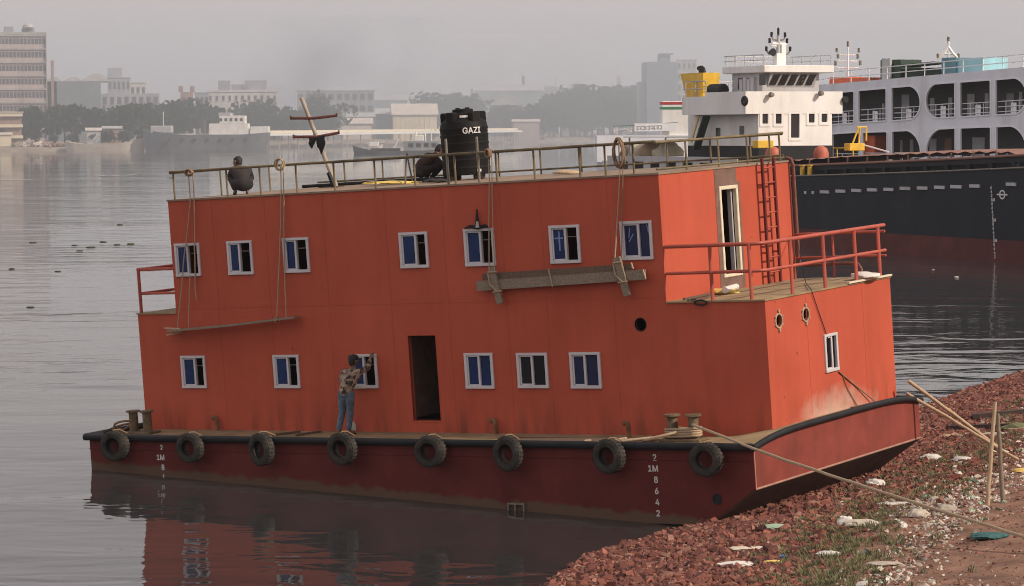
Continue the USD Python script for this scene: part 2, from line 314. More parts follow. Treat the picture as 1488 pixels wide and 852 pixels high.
# river water: murky, near mirror, small ripples
_mats['river'] = usdkit.material(stage, '/World/Looks/river', {
    'g': ('geometry', {}), 'm1': ('mapping', {'scale': (.55, 1.0, 1.0)}), 'n1': ('noise_texture', {'scale': .42, 'detail': 3.0, 'roughness': .5, 'distortion': .4}),
    'm2': ('mapping', {'scale': (.35, 1.0, 1.0)}), 'n2': ('noise_texture', {'scale': .05, 'detail': 2.0}),
    'wr': ('map_range', {'from_min': .4, 'from_max': .65, 'to_min': .35, 'to_max': 1.0, 'clamp': True}), 'mu': ('math', {'math_type': 'multiply'}),
    'm3': ('mapping', {'scale': (.7, 1.0, 1.0)}), 'n3': ('noise_texture', {'scale': 2.4, 'detail': 2.0}), 'ad': ('math', {'math_type': 'multiply_add', 'value2': .07}),
    'b': ('bump', {'strength': 1.0, 'distance': .12}), 'p': ('principled_bsdf', {'base_color': (.022, .021, .021), 'roughness': .03, 'ior': 1.33})},
    [('g.position', 'm1.vector'), ('m1.vector', 'n1.vector'), ('g.position', 'm2.vector'), ('m2.vector', 'n2.vector'), ('n2.fac', 'wr.value'),
     ('g.position', 'm3.vector'), ('m3.vector', 'n3.vector'), ('n3.fac', 'ad.value1'), ('n1.fac', 'ad.value3'), ('ad.value', 'mu.value1'), ('wr.result', 'mu.value2'), ('mu.value', 'b.height'), ('b.normal', 'p.normal')], surface='p.BSDF')
# ------------------------------------------------------------------ the setting: water, near bank, far bank
solo('river', trimesh.Trimesh([(-680, -50, 0), (680, -50, 0), (680, 1880, 0), (-680, 1880, 0)], [[0, 1, 2], [0, 2, 3]], process=False), 'river', kind='structure')
SH = np.array([(-22, -40), (-14, 0), (-2.6, 28), (-.35, 34), (.72, 37.94), (1.73, 41.15), (3.67, 44.2), (5.95, 49.1), (8.54, 55.5), (9.86, 60.9), (11.54, 64.8), (14.16, 70.1), (22, 84), (60, 130), (140, 180)], float)
def inland(x, y): return (x - np.interp(y, SH[:, 1], SH[:, 0])) * .92
def bank_z(x, y):
    d = inland(x, y) + .35 * meshkit.fbm(np.stack([np.asarray(x) * .5, np.asarray(y) * .5, 0 * np.asarray(x)], -1)) if np.ndim(x) else inland(x, y)
    return np.interp(d, [-40, -6, 0, 2, 8, 11, 14, 16, 60, 200], [-3.2, -1.2, 0, .27, .95, 2.1, 5.0, 5.28, 5.4, 6])
def sheet(xs, ys, zf):
    X, Y = np.meshgrid(xs, ys, indexing='ij'); v = np.stack([X.ravel(), Y.ravel(), zf(X.ravel(), Y.ravel())], -1); n, m = len(xs), len(ys)
    i, j = np.meshgrid(np.arange(n - 1), np.arange(m - 1), indexing='ij'); q = np.stack([i * m + j, (i + 1) * m + j, (i + 1) * m + j + 1, i * m + j + 1], -1).reshape(-1, 4)
    return trimesh.Trimesh(v, np.vstack([q[:, :3], q[:, [0, 2, 3]]]), process=False)
def _bz(x, y):
    z = bank_z(x, y); p = np.stack([x, y, 0 * x], -1); on = np.clip(inland(x, y) + .4, 0, 1)
    return z + on * (.05 * meshkit.fbm(p * 1.3) + .035 * meshkit.fbm(p * 4.1))
bank = UsdGeom.Xform.Define(stage, '/World/river_bank').GetPrim(); data(bank, kind='structure')
part('ground', sheet(np.concatenate([np.arange(-24, -8, 2), np.arange(-8, 20, .22), np.arange(20, 200, 5)]), np.concatenate([np.arange(-30, 30, 1.5), np.arange(30, 76, .22), np.arange(76, 180, 4)]), _bz), 'soil', bank, smooth=True)
def bed(x, y): return -2.6 + 0 * x
solo('river_bed', sheet(np.linspace(-660, 660, 12), np.linspace(-45, 1870, 12), lambda x, y: -3.6 + 0 * x), 'soil', kind='structure')
# ------------------------------------------------------------------ the house barge
cz, cy, cx = -0.59773, -0.05282, 0.03194
def rot(rx, ry, rz):
    c, s = math.cos, math.sin
    X = np.array([[1, 0, 0], [0, c(rx), -s(rx)], [0, s(rx), c(rx)]]); Y = np.array([[c(ry), 0, s(ry)], [0, 1, 0], [-s(ry), 0, c(ry)]]); Z = np.array([[c(rz), -s(rz), 0], [s(rz), c(rz), 0], [0, 0, 1]])
    return Z @ Y @ X
BF = Frame(rot(cx, cy, cz), (-8.608, 51.430, 0.6176))
HL, HW, WY, WB = 15.348, 6.52, 1.5765, 6.50        # hull length and width, the house's front and back walls
WX0, WX1, UX0, UX1, ZL, ZU = .121, 14.888, 1.185, 12.887, 2.395, 4.703
barge = thing('house_barge', 'orange-red two-storey house barge with its right end aground on the rubble bank', 'barge', BF.M)
def camber(x, y):
    k = np.clip((x - 13.9) / 1.3, 0, 1); k = k * k * (3 - 2 * k); u = np.abs((y - HW / 2) / (HW / 2)); return .16 * k * (1 - u ** 5)
# hull: side profile with a raked end
prof = Polygon([(0, -1.32), (14.38, -1.32), (HL, -.68), (HL, -.004), (0, -.004)])
hull = slab(prof, HW)
part('hull', hull, 'hull_maroon', barge)
ys = np.linspace(0, HW, 15)
ev = [(HL + .012, y, -.675 + .008) for y in ys] + [(HL + .012, y, float(camber(HL, y)) - .01) for y in ys]
def strip_solid(rows, th, axis):
    """two rows of points -> thin plate."""
    rows = np.array(rows); n = len(rows) // 2; off = np.zeros(3); off[axis] = -th; v = np.vstack([rows, rows + off]); f = []
    for i in range(n - 1):
        f += [[i, i + 1, n + i + 1], [i, n + i + 1, n + i]]
        b = 2 * n; f += [[b + i, b + n + i + 1, b + i + 1], [b + i, b + n + i, b + n + i + 1]]
        f += [[i, b + i + 1, i + 1], [i, b + i, b + i + 1], [n + i, n + i + 1, b + n + i + 1], [n + i, b + n + i + 1, b + n + i]]
    for i in (0, n - 1):
        f += [[i, n + i, 2 * n + n + i], [i, 2 * n + n + i, 2 * n + i]]
    return trimesh.Trimesh(v, f, process=False)
part('end_plate', strip_solid(ev, .02, 0), 'hull_red', barge, label='lighter red flat plate across the raked end')
part('rake_plate', place(bx(0, HW - .02, 0, .016, 0, 1.165), [(0, 1, 0), (.551, 0, -.834), (.834, 0, .551)], (14.385, .01, -1.322)), 'rake_brown', barge)
part('paint_edge', bx(HL + .013, HL + .018, .01, HW - .01, -.685, -.655), 'pale_edge', barge)
part('paint_edge', bx(HL + .013, HL + .018, .008, .03, -.655, -.02), 'pale_edge', barge)
# deck sheet with the cambered end
dx, dy = np.concatenate([np.linspace(0, 13.6, 8), np.linspace(13.9, HL, 12)]), np.linspace(0, HW, 19)
dk = sheet(dx, dy, lambda x, y: .004 + camber(x, y)); part('deck', dk, 'deck_tan', barge, smooth=True)
def deck_edge_pts(kind):
    if kind == 'front': return [(x, -.045, .05) for x in np.linspace(-.08, HL + .02, 12)]
    if kind == 'back': return [(x, HW + .05, .062) for x in np.linspace(-.08, HL + .02, 12)]
    if kind == 'left': return [(-.06, y, .062) for y in np.linspace(-.05, HW + .05, 8)]
    return [(HL + .045, y, .035 + float(camber(HL, min(max(y, 0), HW)))) for y in np.linspace(-.05, HW + .05, 22)]
for k in ('front', 'back', 'left', 'right'):
    part('rubbing_pipe', tube(deck_edge_pts(k), (.066 if k != 'right' else .056), 12), 'hull_black', barge, smooth=50)
part('sponson_weld', [bx(-.02, HL, -.012, 0.0, -.20, -.185)], 'hull_maroon', barge)
# welded seams, a scupper box, a drain hole and the draught marks
part('scupper_box', [bx(10.25, 10.62, -.05, -.002, -1.06, -1.03), bx(10.25, 10.28, -.05, -.002, -1.20, -1.06), bx(10.59, 10.62, -.05, -.002, -1.20, -1.06), bx(10.40, 10.43, -.045, -.002, -1.2, -1.06)], 'steel_grey', barge)
part('drain_hole', lathe([(0, -.002), (.07, -.002), (.085, -.012), (.095, -.010), (.095, 0)], 16, 'y', (14.6, -.001, -.86)), 'hull_black', barge)
def wall_text(s, x, z, h, yv=-.004): 
    m = meshkit.text_mesh(s, h, .004, bold=True); b = m.bounds; m.apply_translation([-(b[0, 0] + b[1, 0]) / 2, 0, 0])
    return place(m, [(1, 0, 0), (0, 0, 1), (0, -1, 0)], (x, yv, z))
for x0, zt, lst in ((1.95, -.165, ['2', '1M', '8', '6', '4']), (13.40, -.18, ['2', '1M', '8', '6', '4', '2'])):
    for i, sx in enumerate(lst):
        part('draught_mark', wall_text(sx, x0 - (.045 if sx == '1M' else 0), zt + .02 - .196 * i - .05, .105), 'mark_white', barge)
# front wall, end walls, roofs: openings are cut through
def rect(x0, x1, z0, z1): return sbox(min(x0, x1), min(z0, z1), max(x0, x1), max(z0, z1))
FWIN = [('open', 1.288, 1.940, 3.155, 3.835), ('open', 2.694, 3.335, 3.155, 3.84), ('open', 4.146, 4.785, 3.16, 3.855), ('open', 7.03, 7.69, 3.175, 3.865), ('open', 8.555, 9.235, 3.17, 3.88), ('sign', 10.484, 11.135, 3.17, 3.875), ('dark', 12.023, 12.68, 3.19, 3.895),
        ('open', 1.228, 1.872, .86, 1.53), ('open', 3.68, 4.325, .86, 1.53), ('open', 5.665, 6.27, .86, 1.53), ('blue', 8.374, 9.016, .852, 1.532), ('black', 9.572, 10.245, .862, 1.525), ('smoked', 10.754, 11.407, .855, 1.53)]
fw = unary_union([rect(WX0, WX1, -.02, ZL), rect(UX0, UX1, ZL - .01, ZU)])
for k, a, b, z0, z1 in FWIN: fw = fw.difference(rect(a + .01, b - .01, z0 + .01, z1 - .01))
fw = fw.difference(rect(7.06, 7.715, .23, 1.875))
fw = fw.difference(__import__('shapely').geometry.Point(12.317, 2.02).buffer(.115, 12))
part('front_wall', place(slab(fw, .06), [(1, 0, 0), (0, 1, 0), (0, 0, 1)], (0, WY, 0)), 'wall_red', barge)
ew = rect(WY + .061, WB, -.02, ZL)
PORT = [(2.03, 2.005), (3.05, 2.02)]
for y, z in PORT: ew = ew.difference(__import__('shapely').geometry.Point(y, z).buffer(.12, 12))
EW = (3.70, 4.20, .885, 1.585); ew = ew.difference(rect(EW[0] + .01, EW[1] - .01, EW[2] + .01, EW[3] - .01))
E_END = [(0, 1, 0), (-1, 0, 0), (0, 0, 1)]       # a runs to +y, the body lies behind the face towards -x
part('end_wall', place(slab(ew, .06), E_END, (WX1, 0, 0)), 'wall_red_patched', barge)
uw = rect(WY + .061, WB, ZL, ZU); UD = (3.70, 4.40, 2.67, 4.375); uw = uw.difference(rect(*UD))
part('upper_end_wall', place(slab(uw, .06), E_END, (UX1, 0, 0)), 'wall_red', barge)
part('side_wall', place(slab(rect(WY + .061, WB, -.02, ZL), .06), E_END, (WX0 + .06, 0, 0)), 'wall_red', barge)
part('side_wall', place(slab(rect(WY + .061, WB, ZL, ZU), .06), E_END, (UX0 + .06, 0, 0)), 'wall_red', barge)
part('back_wall', place(slab(unary_union([rect(WX0, WX1, -.02, ZL), rect(UX0, UX1, ZL - .01, ZU)]), .06), [(1, 0, 0), (0, 1, 0), (0, 0, 1)], (0, WB, 0)), 'wall_red', barge)
part('roof', bx(UX0 - .02, UX1 + .02, WY - .02, WB + .08, ZU, ZU + .035), 'roof_tan', barge)
part('lower_roof', bx(UX1 + .001, WX1 + .02, WY - .02, WB + .08, ZL, ZL + .03), 'deck_tan', barge, label='small tan terrace deck on the sunlit end')
part('lower_roof', bx(WX0 - .02, UX0 - .001, WY - .02, WB + .08, ZL, ZL + .03), 'deck_tan', barge)
part('floor', bx(WX0 + .07, WX1 - .07, WY + .07, WB - .01, ZL - .09, ZL - .03), 'far_dark', barge)
part('inner_bulkhead', [bx(7.9, 7.95, WY + .07, WB - .01, .25, ZL - .1), bx(6.85, 6.9, WY + .07, WB - .01, .25, ZL - .1)], 'bare_steel', barge)
part('terrace_edge', bx(WX1 - .0, WX1 + .055, 4.75, WB + .06, ZL + .032, ZL + .065), 'cream', barge)
for x in (2.35, 3.72, 5.2, 6.72, 8.08, 9.42, 10.32, 11.78): 
    part('weld_seam', [bx(x - .005, x + .005, WY - .003, WY + .001, .01 if not 7 < x < 7.8 else 1.9, ZU - .01)], 'wall_red', barge)
part('weld_seam', bx(UX0 + .02, UX1 - .02, WY - .0035, WY + .001, ZL + .10, ZL + .11), 'wall_red', barge)
for y in (3.1, 5.35): part('weld_seam', bx(WX1 - .001, WX1 + .003, y - .005, y + .005, .02, ZL - .02), 'wall_red_patched', barge)
# windows: a white frame, a fixed sash of blue film and a slid-open dark half
def window(a, b, z0, z1, kind, fr):
    w = holder('window', barge); P = lambda m: place(m, fr[0], fr[1]); t = .052
    part('frame', [P(bx(a - .012, b + .012, -.032, .05, z1 - t, z1, .006)), P(bx(a - .012, b + .012, -.036, .05, z0, z0 + t * 1.15, .006)), P(bx(a - .01, a + t, -.030, .05, z0 + .01, z1 - .01, .006)), P(bx(b - t, b + .01, -.030, .05, z0 + .01, z1 - .01, .006))], 'white_pvc', w)
    mid = a + (b - a) * (.52 + .05 * math.sin(a * 5.1 + z0))
    part('mullion', P(bx(mid - .024, mid + .024, -.02, .045, z0 + .05, z1 - .05, .005)), 'white_pvc', w)
    if kind in ('open', 'sign', 'blue', 'smoked', 'dark', 'black'):
        part('sash', [P(bx(a + t, a + t + .028, -.012, .03, z0 + .055, z1 - t)), P(bx(a + t, mid, -.012, .03, z0 + .055, z0 + .085)), P(bx(a + t, mid, -.012, .03, z1 - t - .025, z1 - t))], 'white_pvc', w)
    left = {'open': 'blue_glass', 'sign': 'blue_glass', 'blue': 'blue_glass', 'smoked': 'smoked_glass', 'dark': 'smoked_glass', 'black': 'dark_glass'}[kind]
    part('pane', P(bx(a + t + .02, mid - .02, .004, .010, z0 + .07, z1 - t - .01)), left, w)
    if kind in ('blue', 'smoked', 'dark'):
        part('pane', P(bx(mid + .02, b - t + .005, .018, .024, z0 + .05, z1 - t + .005)), left, w)
    elif kind in ('black',):
        part('pane', P(bx(mid + .02, b - t + .005, .018, .024, z0 + .05, z1 - t + .005)), 'dark_glass', w)
    else:
        part('inner_rail', P(bx(mid + .02, b - t + .01, .03, .04, z0 + (z1 - z0) * .68, z0 + (z1 - z0) * .70)), 'steel_grey', w)
    if kind in ('sign', 'dark'):
        cx_ = (a + t + mid) / 2; zc = (z0 + z1) / 2
        part('taped_film', [P(bx(cx_ - .012, cx_ + .02, .000, .004, zc - .12, zc + .24)), P(bx(cx_ - .10, cx_ + .09, .0005, .0035, zc + .10, zc + .125))] if kind == 'sign' else [P(bar((cx_ - .05, .002, zc - .02), (cx_ + .05, .002, zc + .12), .004, .02)), P(bar((cx_ - .02, .002, zc + .22), (cx_ - .05, .002, zc + .05), .004, .018)), P(bar((b - t - .03, .014, z1 - .22), (b - t - .06, .014, z1 - .06), .004, .02))], 'plastic_film', w)
look('plastic_film', (.16, .22, .42), .2, 10, .4)
FFR = ([(1, 0, 0), (0, 1, 0), (0, 0, 1)], (0, WY, 0)); EFR = (E_END, (WX1, 0, 0))
for k, a, b, z0, z1 in FWIN: window(a, b, z0, z1, k, FFR)
window(*EW, 'black', EFR)
# doors
d = holder('doorway', barge)
part('frame', [bx(7.045, 7.06, WY - .004, WY + .10, .215, 1.89), bx(7.715, 7.73, WY - .004, WY + .10, .215, 1.89), bx(7.06, 7.715, WY - .004, WY + .10, 1.875, 1.89), bx(7.06, 7.715, WY - .006, WY + .16, .20, .23)], 'wall_red', d)
ud = holder('upper_doorway', barge); Pe = lambda m: place(m, E_END, (UX1, 0, 0))
part('primer_panel', [Pe(bx(UD[0] - .13, UD[0] + .0, -.006, -.001, ZL + .05, ZU - .01)), Pe(bx(UD[1] - .0, UD[1] + .11, -.006, -.001, ZL + .05, UD[3] + .06)), Pe(bx(UD[0], UD[1], -.006, -.001, UD[3], ZU - .01)), Pe(bx(UD[0], UD[1], -.006, -.001, ZL + .04, UD[2]))], 'bare_steel', ud)
part('door_frame', [Pe(bx(UD[0], UD[0] + .07, -.03, .06, UD[2], UD[3], .01)), Pe(bx(UD[1] - .07, UD[1], -.03, .06, UD[2], UD[3], .01)), Pe(bx(UD[0] + .07, UD[1] - .07, -.03, .06, UD[3] - .07, UD[3], .01)), Pe(bx(UD[0] + .07, UD[1] - .07, -.028, .06, UD[2], UD[2] + .06, .01))], 'cream', ud)
part('door', Pe(bx(UD[1] - .12, UD[1] - .075, .07, .15, UD[2] + .07, UD[3] - .08)), 'ship_grey', ud)
for y, z in PORT:
    h = holder('porthole', barge)
    part('ring', place(lathe([(.112, .0), (.112, -.02), (.138, -.02), (.142, -.012), (.142, .004)], 20, 'y'), E_END, (WX1, y, z)), 'rim_tan', h)
    for t in np.arange(6) * PI / 3 + PI / 2: part('bolt', place(lathe([(0, -.03), (.018, -.03), (.018, .0)], 8, 'y', (.15 * math.cos(t), 0, .15 * math.sin(t))), E_END, (WX1, y, z)), 'rim_tan', h)
    for s in (-1, 1): part('lug', place(bx(-.022, .022, -.035, -.002, s * .145, s * .20, .008), E_END, (WX1, y, z)), 'rim_tan', h)
part('vent_ring', lathe([(.115, .05), (.115, -.008), (.125, -.008), (.125, 0)], 20, 'y', (12.317, WY, 2.02)), 'hull_black', barge)
# roof railing
def railing(name, pts, h, posts, r, mat, mids=(), up=(0, 0, 1), rp=None, label=None):
    g = holder(name, barge); p = np.array(pts, float); u = np.array(up, float)
    if label: data(g, label=label)
    part('top_rail', tube(p + u * h, r, 8), mat, g, smooth=60)
    for m_ in mids: part('mid_rail', tube(p + u * m_, r * .85, 8), mat, g, smooth=60)
    for q in posts: part('post', rod(np.array(q), np.array(q) + u * h, rp or r * .8, 6), mat, g, smooth=60)
RZ = ZU + .035
fx = [1.33, 2.75, 3.62, 4.55, 5.50, 6.5, 7.45, 8.4, 9.35, 10.2, 11.2, 11.75, 12.35]
railing('roof_railing', [(UX0 + .05, WY + .06, RZ), (UX1 - .06, WY + .06, RZ)], .56, [(x, WY + .06, RZ) for x in fx], .026, 'rail_rust', label='rusty roof railing with yellow paint along the long side')
rx = [2.0, 3.05, 4.1, 5.1, 6.1, 7.15, 8.15, 9.2, 10.2, 11.2, 12.1]
railing('roof_railing', [(UX0 + .05, WB - .05, RZ), (UX1 - .06, WB - .05, RZ)], .52, [(x, WB - .05, RZ) for x in rx], .024, 'rail_rust', mids=(.10,))
railing('roof_railing', [(UX1 - .06, WY + .06, RZ), (UX1 - .06, WB - .05, RZ)], .54, [(UX1 - .06, y, RZ) for y in (2.7, 3.9, 5.0, 5.9, 6.3)], .024, 'rail_rust', mids=(.06,))
railing('roof_railing', [(UX0 + .06, WY + .06, RZ), (UX0 + .06, WB - .05, RZ)], .54, [(UX0 + .06, y, RZ) for y in (3.2, 4.8)], .024, 'rail_rust')
# roof runs of pipe and a coil lying along the roof
part('roof_pipe', tube([(2.3, 4.6, RZ + .06), (4.4, 4.7, RZ + .07), (6.0, 4.9, RZ + .06)], .035, 8), 'hull_black', barge, smooth=60)
# terrace railings on the right end (red) and the left end
T = ZL + .03
xe = WX1 - .02
cpts = [(UX1 + .03, WY + .03, T)] + [(x, WY + .03, T) for x in (13.5, 14.4)] + [(xe - .12, WY + .06, T), (xe, WY + .22, T)] + [(xe, y, T) for y in (2.6, 4.2, 5.6, WB - .02)]
railing('terrace_railing', cpts, .98, [(13.83, WY + .03, T), (14.62, WY + .03, T), (xe, 2.66, T), (xe, 3.93, T), (xe, 5.2, T), (xe, 6.2, T)], .036, 'rail_red', mids=(.50,), rp=.034, label='red pipe railing around the terrace')
railing('terrace_railing', [(UX1 + .05, WB + .0, T), (xe, WB + .0, T)], .86, [(13.75, WB + .0, T)], .028, 'rail_red', mids=(.40,))
lp = [(UX0 - .02, WY + .05, T), (WX0 + .04, WY + .05, T), (WX0 + .04, WB - .1, T)]
railing('terrace_railing', lp, .90, [(WX0 + .06, WY + .05, T), (WX0 + .04, 4.0, T)], .034, 'rail_red', mids=(.40,), rp=.036)
# drain pipe at the far corner of the upper house with its elbow run on the terrace
part('drain_pipe', tube([(UX1 - .05, WB + .02, RZ + .05), (UX1 + .05, WB + .03, RZ + .02), (UX1 + .09, WB + .03, RZ - .1), (UX1 + .09, WB + .03, T + .5), (UX1 + .10, WB + .03, T + .32), (UX1 + .2, WB + .03, T + .25), (14.0, WB + .03, T + .27), (14.25, WB + .03, T + .25), (14.31, WB + .03, T + .15), (14.32, WB + .03, T + .0)], .034, 10), 'arm_red', barge, smooth=60)
# ladder on the upper end wall
g = holder('ladder', barge)
for y in (5.22, 5.68): part('stile', bx(UX1 + .10, UX1 + .15, y - .03, y + .03, T + .01, ZU + .12, .006), 'hull_maroon', g)
for i in range(8): part('rung', rod((UX1 + .125, 5.25, T + .22 + i * .285), (UX1 + .125, 5.65, T + .22 + i * .285), .016, 6), 'rail_red', g, smooth=60)
for y in (5.22, 5.68):
    for z in (3.0, 4.3): part('bracket', bx(UX1 + .001, UX1 + .11, y - .015, y + .015, z, z + .04), 'rail_red', g)
# bollards on the walkway: two pairs
def bollards(p1, p2):
    g = holder('bollard_pair', barge)
    part('base_plate', bx(min(p1[0], p2[0]) - .2, max(p1[0], p2[0]) + .2, p1[1] - .18, p1[1] + .18, .006, .05, .008), 'bollard', g)
    for p in (p1, p2): part('post', lathe([(0, .05), (.10, .05), (.095, .09), (.092, .40), (.098, .43), (.15, .445), (.15, .475), (0, .48)], 20, 'z', (p[0], p[1], 0)), 'bollard', g, smooth=40)
for (u1, v1), (u2, v2) in (((195, 630), (216, 630)), ((978, 641), (1010, 641))):
    q1, q2 = BF.on(u1, v1, 2, 0), BF.on(u2, v2, 2, 0); ym = (q1[1] + q2[1]) / 2; bollards((q1[0], ym), (q2[0], ym))
BOL = [BF.on(978, 641, 2, 0), BF.on(1010, 641, 2, 0)]
# short bent vent pipes along the foot of the wall
for u, v in ((325, 624), (725, 630), (914, 636)):
    q = BF.on(u, v, 2, .005); x, y = q[0], min(q[1], WY - .1)
    part('vent_pipe', tube([(x, y, .005), (x, y, .20), (x - .01, y - .01, .255), (x - .05, y - .02, .275), (x - .09, y - .03, .26)], [.045, .045, .05, .05, .05], 10), 'rust', barge, smooth=50)
# cleats to which the tyres are tied
TY = [.690, 2.697, 4.532, 6.512, 8.571, 10.309, 12.464, 14.425]
for x in TY: part('cleat', [bx(x + .02, x + .10, .09, .13, .006, .07), bx(x - .06, x + .18, .085, .135, .07, .10, .01)], 'steel_grey', barge)
part('deck_patch', bx(9.75, 12.9, .12, 1.1, .006, .011), 'wood_dark', barge)
# ------------------------------------------------------------------ things on the barge
def parts(name, meshes, mat, parent, smooth=False):
    for m in meshes: part(name, m, mat, parent, smooth)
def rot_tilt(M, ang, axis): return M @ trimesh.transformations.rotation_matrix(ang, axis)
# tyres hung over the side as fenders
tyre_prof = [(.165, -.075), (.185, -.100), (.235, -.108), (.285, -.098), (.312, -.070), (.318, -.03), (.306, -.026), (.306, -.018), (.320, -.014), (.320, .014), (.306, .018), (.306, .026), (.318, .03), (.312, .070), (.285, .098), (.235, .108), (.185, .100), (.165, .075), (.20, .06), (.27, .05), (.285, 0), (.27, -.05), (.20, -.06), (.165, -.075)]
TYL = ['worn tyre fender hung leftmost, below the pale bollard pair', 'worn tyre fender just right of the left column of draught numerals', 'worn tyre fender below the two dark sticks on the walkway', 'worn tyre fender hung below the feet of the man in jeans',
       'worn tyre fender hung below the open doorway', 'worn tyre fender hung below the rusty vent pipe right of the doorway', 'worn tyre fender just left of the right column of draught numerals', 'worn tyre fender hung nearest the bow corner, under the mooring rope']
src = None
TYP = ((167, 648), (276, 651), (380, 653), (497, 652), (625, 656), (738, 659), (885, 663), (1026, 668))
for i, x in enumerate(TY):
    loc = BF.on(*TYP[i], 1, -.245)
    M = rot_tilt(BF.at(loc), .05 * math.sin(i * 2.3), [0, 1, 0]); M = rot_tilt(M, .12 * math.sin(i * 1.7 + 1), [0, 0, 1]) @ np.diag([1 - .05 * (i % 3), 1 - .12 * (i % 2), 1 - .04 * ((i + 1) % 3), 1])
    if src is None:
        src = thing('tyre_fender', TYL[0], 'tyre', M, group='old tyres hung along the barge side')
        part('tyre', lathe(tyre_prof, 36, 'y'), 'rubber', src, smooth=35)
        parts('tread_block', [xf(bx(-.022, .022, -.075, .075, .314, .3215), trimesh.transformations.rotation_matrix(k * 2 * PI / 26, [0, 1, 0])) for k in range(26)], 'rubber', src)
        part('lashing', tube([(.0, .0, .17), (.0, -.05, .30), (.02, .0, .335), (.05, .12, .325), (.06, .35, .22)], .014, 6), 'rope_brown', src, smooth=60)
    else:
        copy(src, M, TYL[i])
# water tank on the roof
q = BF.on(679, 262, 1, 5.05); TK = thing('water_tank', 'black ribbed plastic water tank standing on the barge roof', 'water tank', TM(BF.w((q[0], 5.05, ZU + .035)), R=BF.R))
R_ = .485
prof = [(0, .10), (R_ * .99, .10), (R_ * 1.01, .13)]
for z in (.24, .40, .57, .74, .91, 1.05): prof += [(R_ * 1.01, z - .03), (R_ * 1.025, z - .012), (R_ * 1.025, z + .012), (R_ * 1.0, z + .03)]
prof += [(R_ * .985, 1.14), (R_ * .95, 1.185), (R_ * .80, 1.235), (R_ * .62, 1.31), (R_ * .46, 1.375), (.21, 1.385)]
part('shell', lathe(prof, 44), 'tank_black', TK, smooth=30)
part('lid', [lathe([(.215, 1.38), (.215, 1.43), (.20, 1.445), (0, 1.455)], 24)], 'tank_black', TK, smooth=30)
parts('lid_grip', [bx(-.02 + .12 * s, .02 + .12 * s, -.06, .06, 1.45, 1.475, .01) for s in (-1, 1)], 'tank_black', TK)
for k in range(5):
    a = -55.7 * PI / 180 + .62 + k * 2 * PI / 5
    part('lifting_lug', xf(bx(R_ * .60, R_ * .96, -.11, .11, 1.15, 1.385, .03), trimesh.transformations.rotation_matrix(a, [0, 0, 1])), 'tank_black', TK)
def wrap(m, r, a0, z0):
    v = m.vertices.copy(); w = (v[:, 0].min() + v[:, 0].max()) / 2; a = a0 + (v[:, 0] - w) / r; rr = r + v[:, 2]
    m = m.copy(); m.vertices = np.stack([rr * np.cos(a), rr * np.sin(a), z0 + v[:, 1]], -1); return m
part('lettering', wrap(meshkit.text_mesh('GAZI', .115, .006, bold=True), R_ * 1.026, math.radians(-55.7 + 20), .945), 'mark_white', TK)
part('sticker', wrap(sheet([0, .06, .12, .17], [0, .045], lambda x, y: 0 * x), R_ * .78, math.radians(-52), 1.27), 'mark_white', TK)
part('sticker', wrap(sheet([0, .05, .10], [0, .055], lambda x, y: 0 * x), R_ * 1.03, math.radians(-55.7 + 32), .155), 'mark_white', TK)
for k in range(4):
    a = k * PI / 2 - .3; part('foot_block', bx(.36 * math.cos(a) - .07, .36 * math.cos(a) + .07, .36 * math.sin(a) - .07, .36 * math.sin(a) + .07, 0, .10, .01), 'wood_dark', TK)
part('outlet_pipe', tube([(.46, -.30, .14), (.56, -.34, .14), (.60, -.36, .10), (.60, -.36, .005)], .025, 8), 'tank_black', TK, smooth=60)
for u in (652, 697):
    b_ = BF.on(u, 268, 1, WY + .06); p = np.array([b_[0], WY + .06, RZ])
    part('tall_post', rod(p, p + (0, 0, .86), .026, 8), 'steel_grey', barge, label='grey pipe post taller than the roof railing')
# leaning cross-armed mast with a dark cloth over its lower arm
YM = 4.6
def mp(u, v, dy=0.0): return BF.w(BF.on(u, v, 1, YM) + np.array([0, dy, 0]))
MS = thing('signal_mast', 'leaning wooden mast with two crossarms on the barge roof', 'mast')
part('pole', tube([mp(489, 272), mp(438, 143)], [.052, .042], 10), 'pole_grey', MS, smooth=60)
for (a, b, c) in (((425, 172), (458, 172), (492, 168)), ((429, 199), (463, 199), (495, 193))):
    A, B_, C = mp(*a, -.06), mp(*b, -.06), mp(*c, -.06)
    part('crossarm', tube([A + (-.0, 0, .05), A, B_, C, C + (0.0, 0, .05)], [.02, .03, .032, .03, .02], 8), 'arm_red', MS, smooth=60)
part('foot_plate', xf(bx(-.30, .14, -.18, .18, 0, .07, .01), BF.at(BF.on(486, 272, 2, RZ))), 'wood_dark', MS)
part('wedge', tube([mp(488, 271, -.06), mp(480, 251, -.06)], [.06, .05], 6), 'hull_black', MS)
def rag(pts, drop, name, label, mat, seed, cat='cloth', thick=.03):
    r = np.random.default_rng(seed); a = np.array(pts, float); n = 9; t = np.linspace(0, 1, n)
    top = np.stack([np.interp(t, np.linspace(0, 1, len(a)), a[:, k]) for k in range(3)], -1); V = []
    for j, f in enumerate(np.linspace(0, 1, 8)):
        row = top.copy(); row[:, 2] -= f * drop * (.85 + .25 * np.sin(t * 7 + seed)); row[:, 1] += .03 * f * np.sin(t * 13 + j * .6 + seed); row[:, 0] += .02 * f * np.sin(j * 1.1 + seed); V.append(row)
    V = np.array(V).reshape(-1, 3); V2 = V + np.array([0, thick, 0]); F = []
    for j in range(7):
        for i in range(n - 1):
            q = [j * n + i, j * n + i + 1, (j + 1) * n + i + 1, (j + 1) * n + i]; F += [[q[0], q[2], q[1]], [q[0], q[3], q[2]]]
            q = [x + len(V) for x in q]; F += [[q[0], q[1], q[2]], [q[0], q[2], q[3]]]
    return solo(name, trimesh.Trimesh(np.vstack([V, V2]), F, process=False), mat, label, cat, smooth=True)
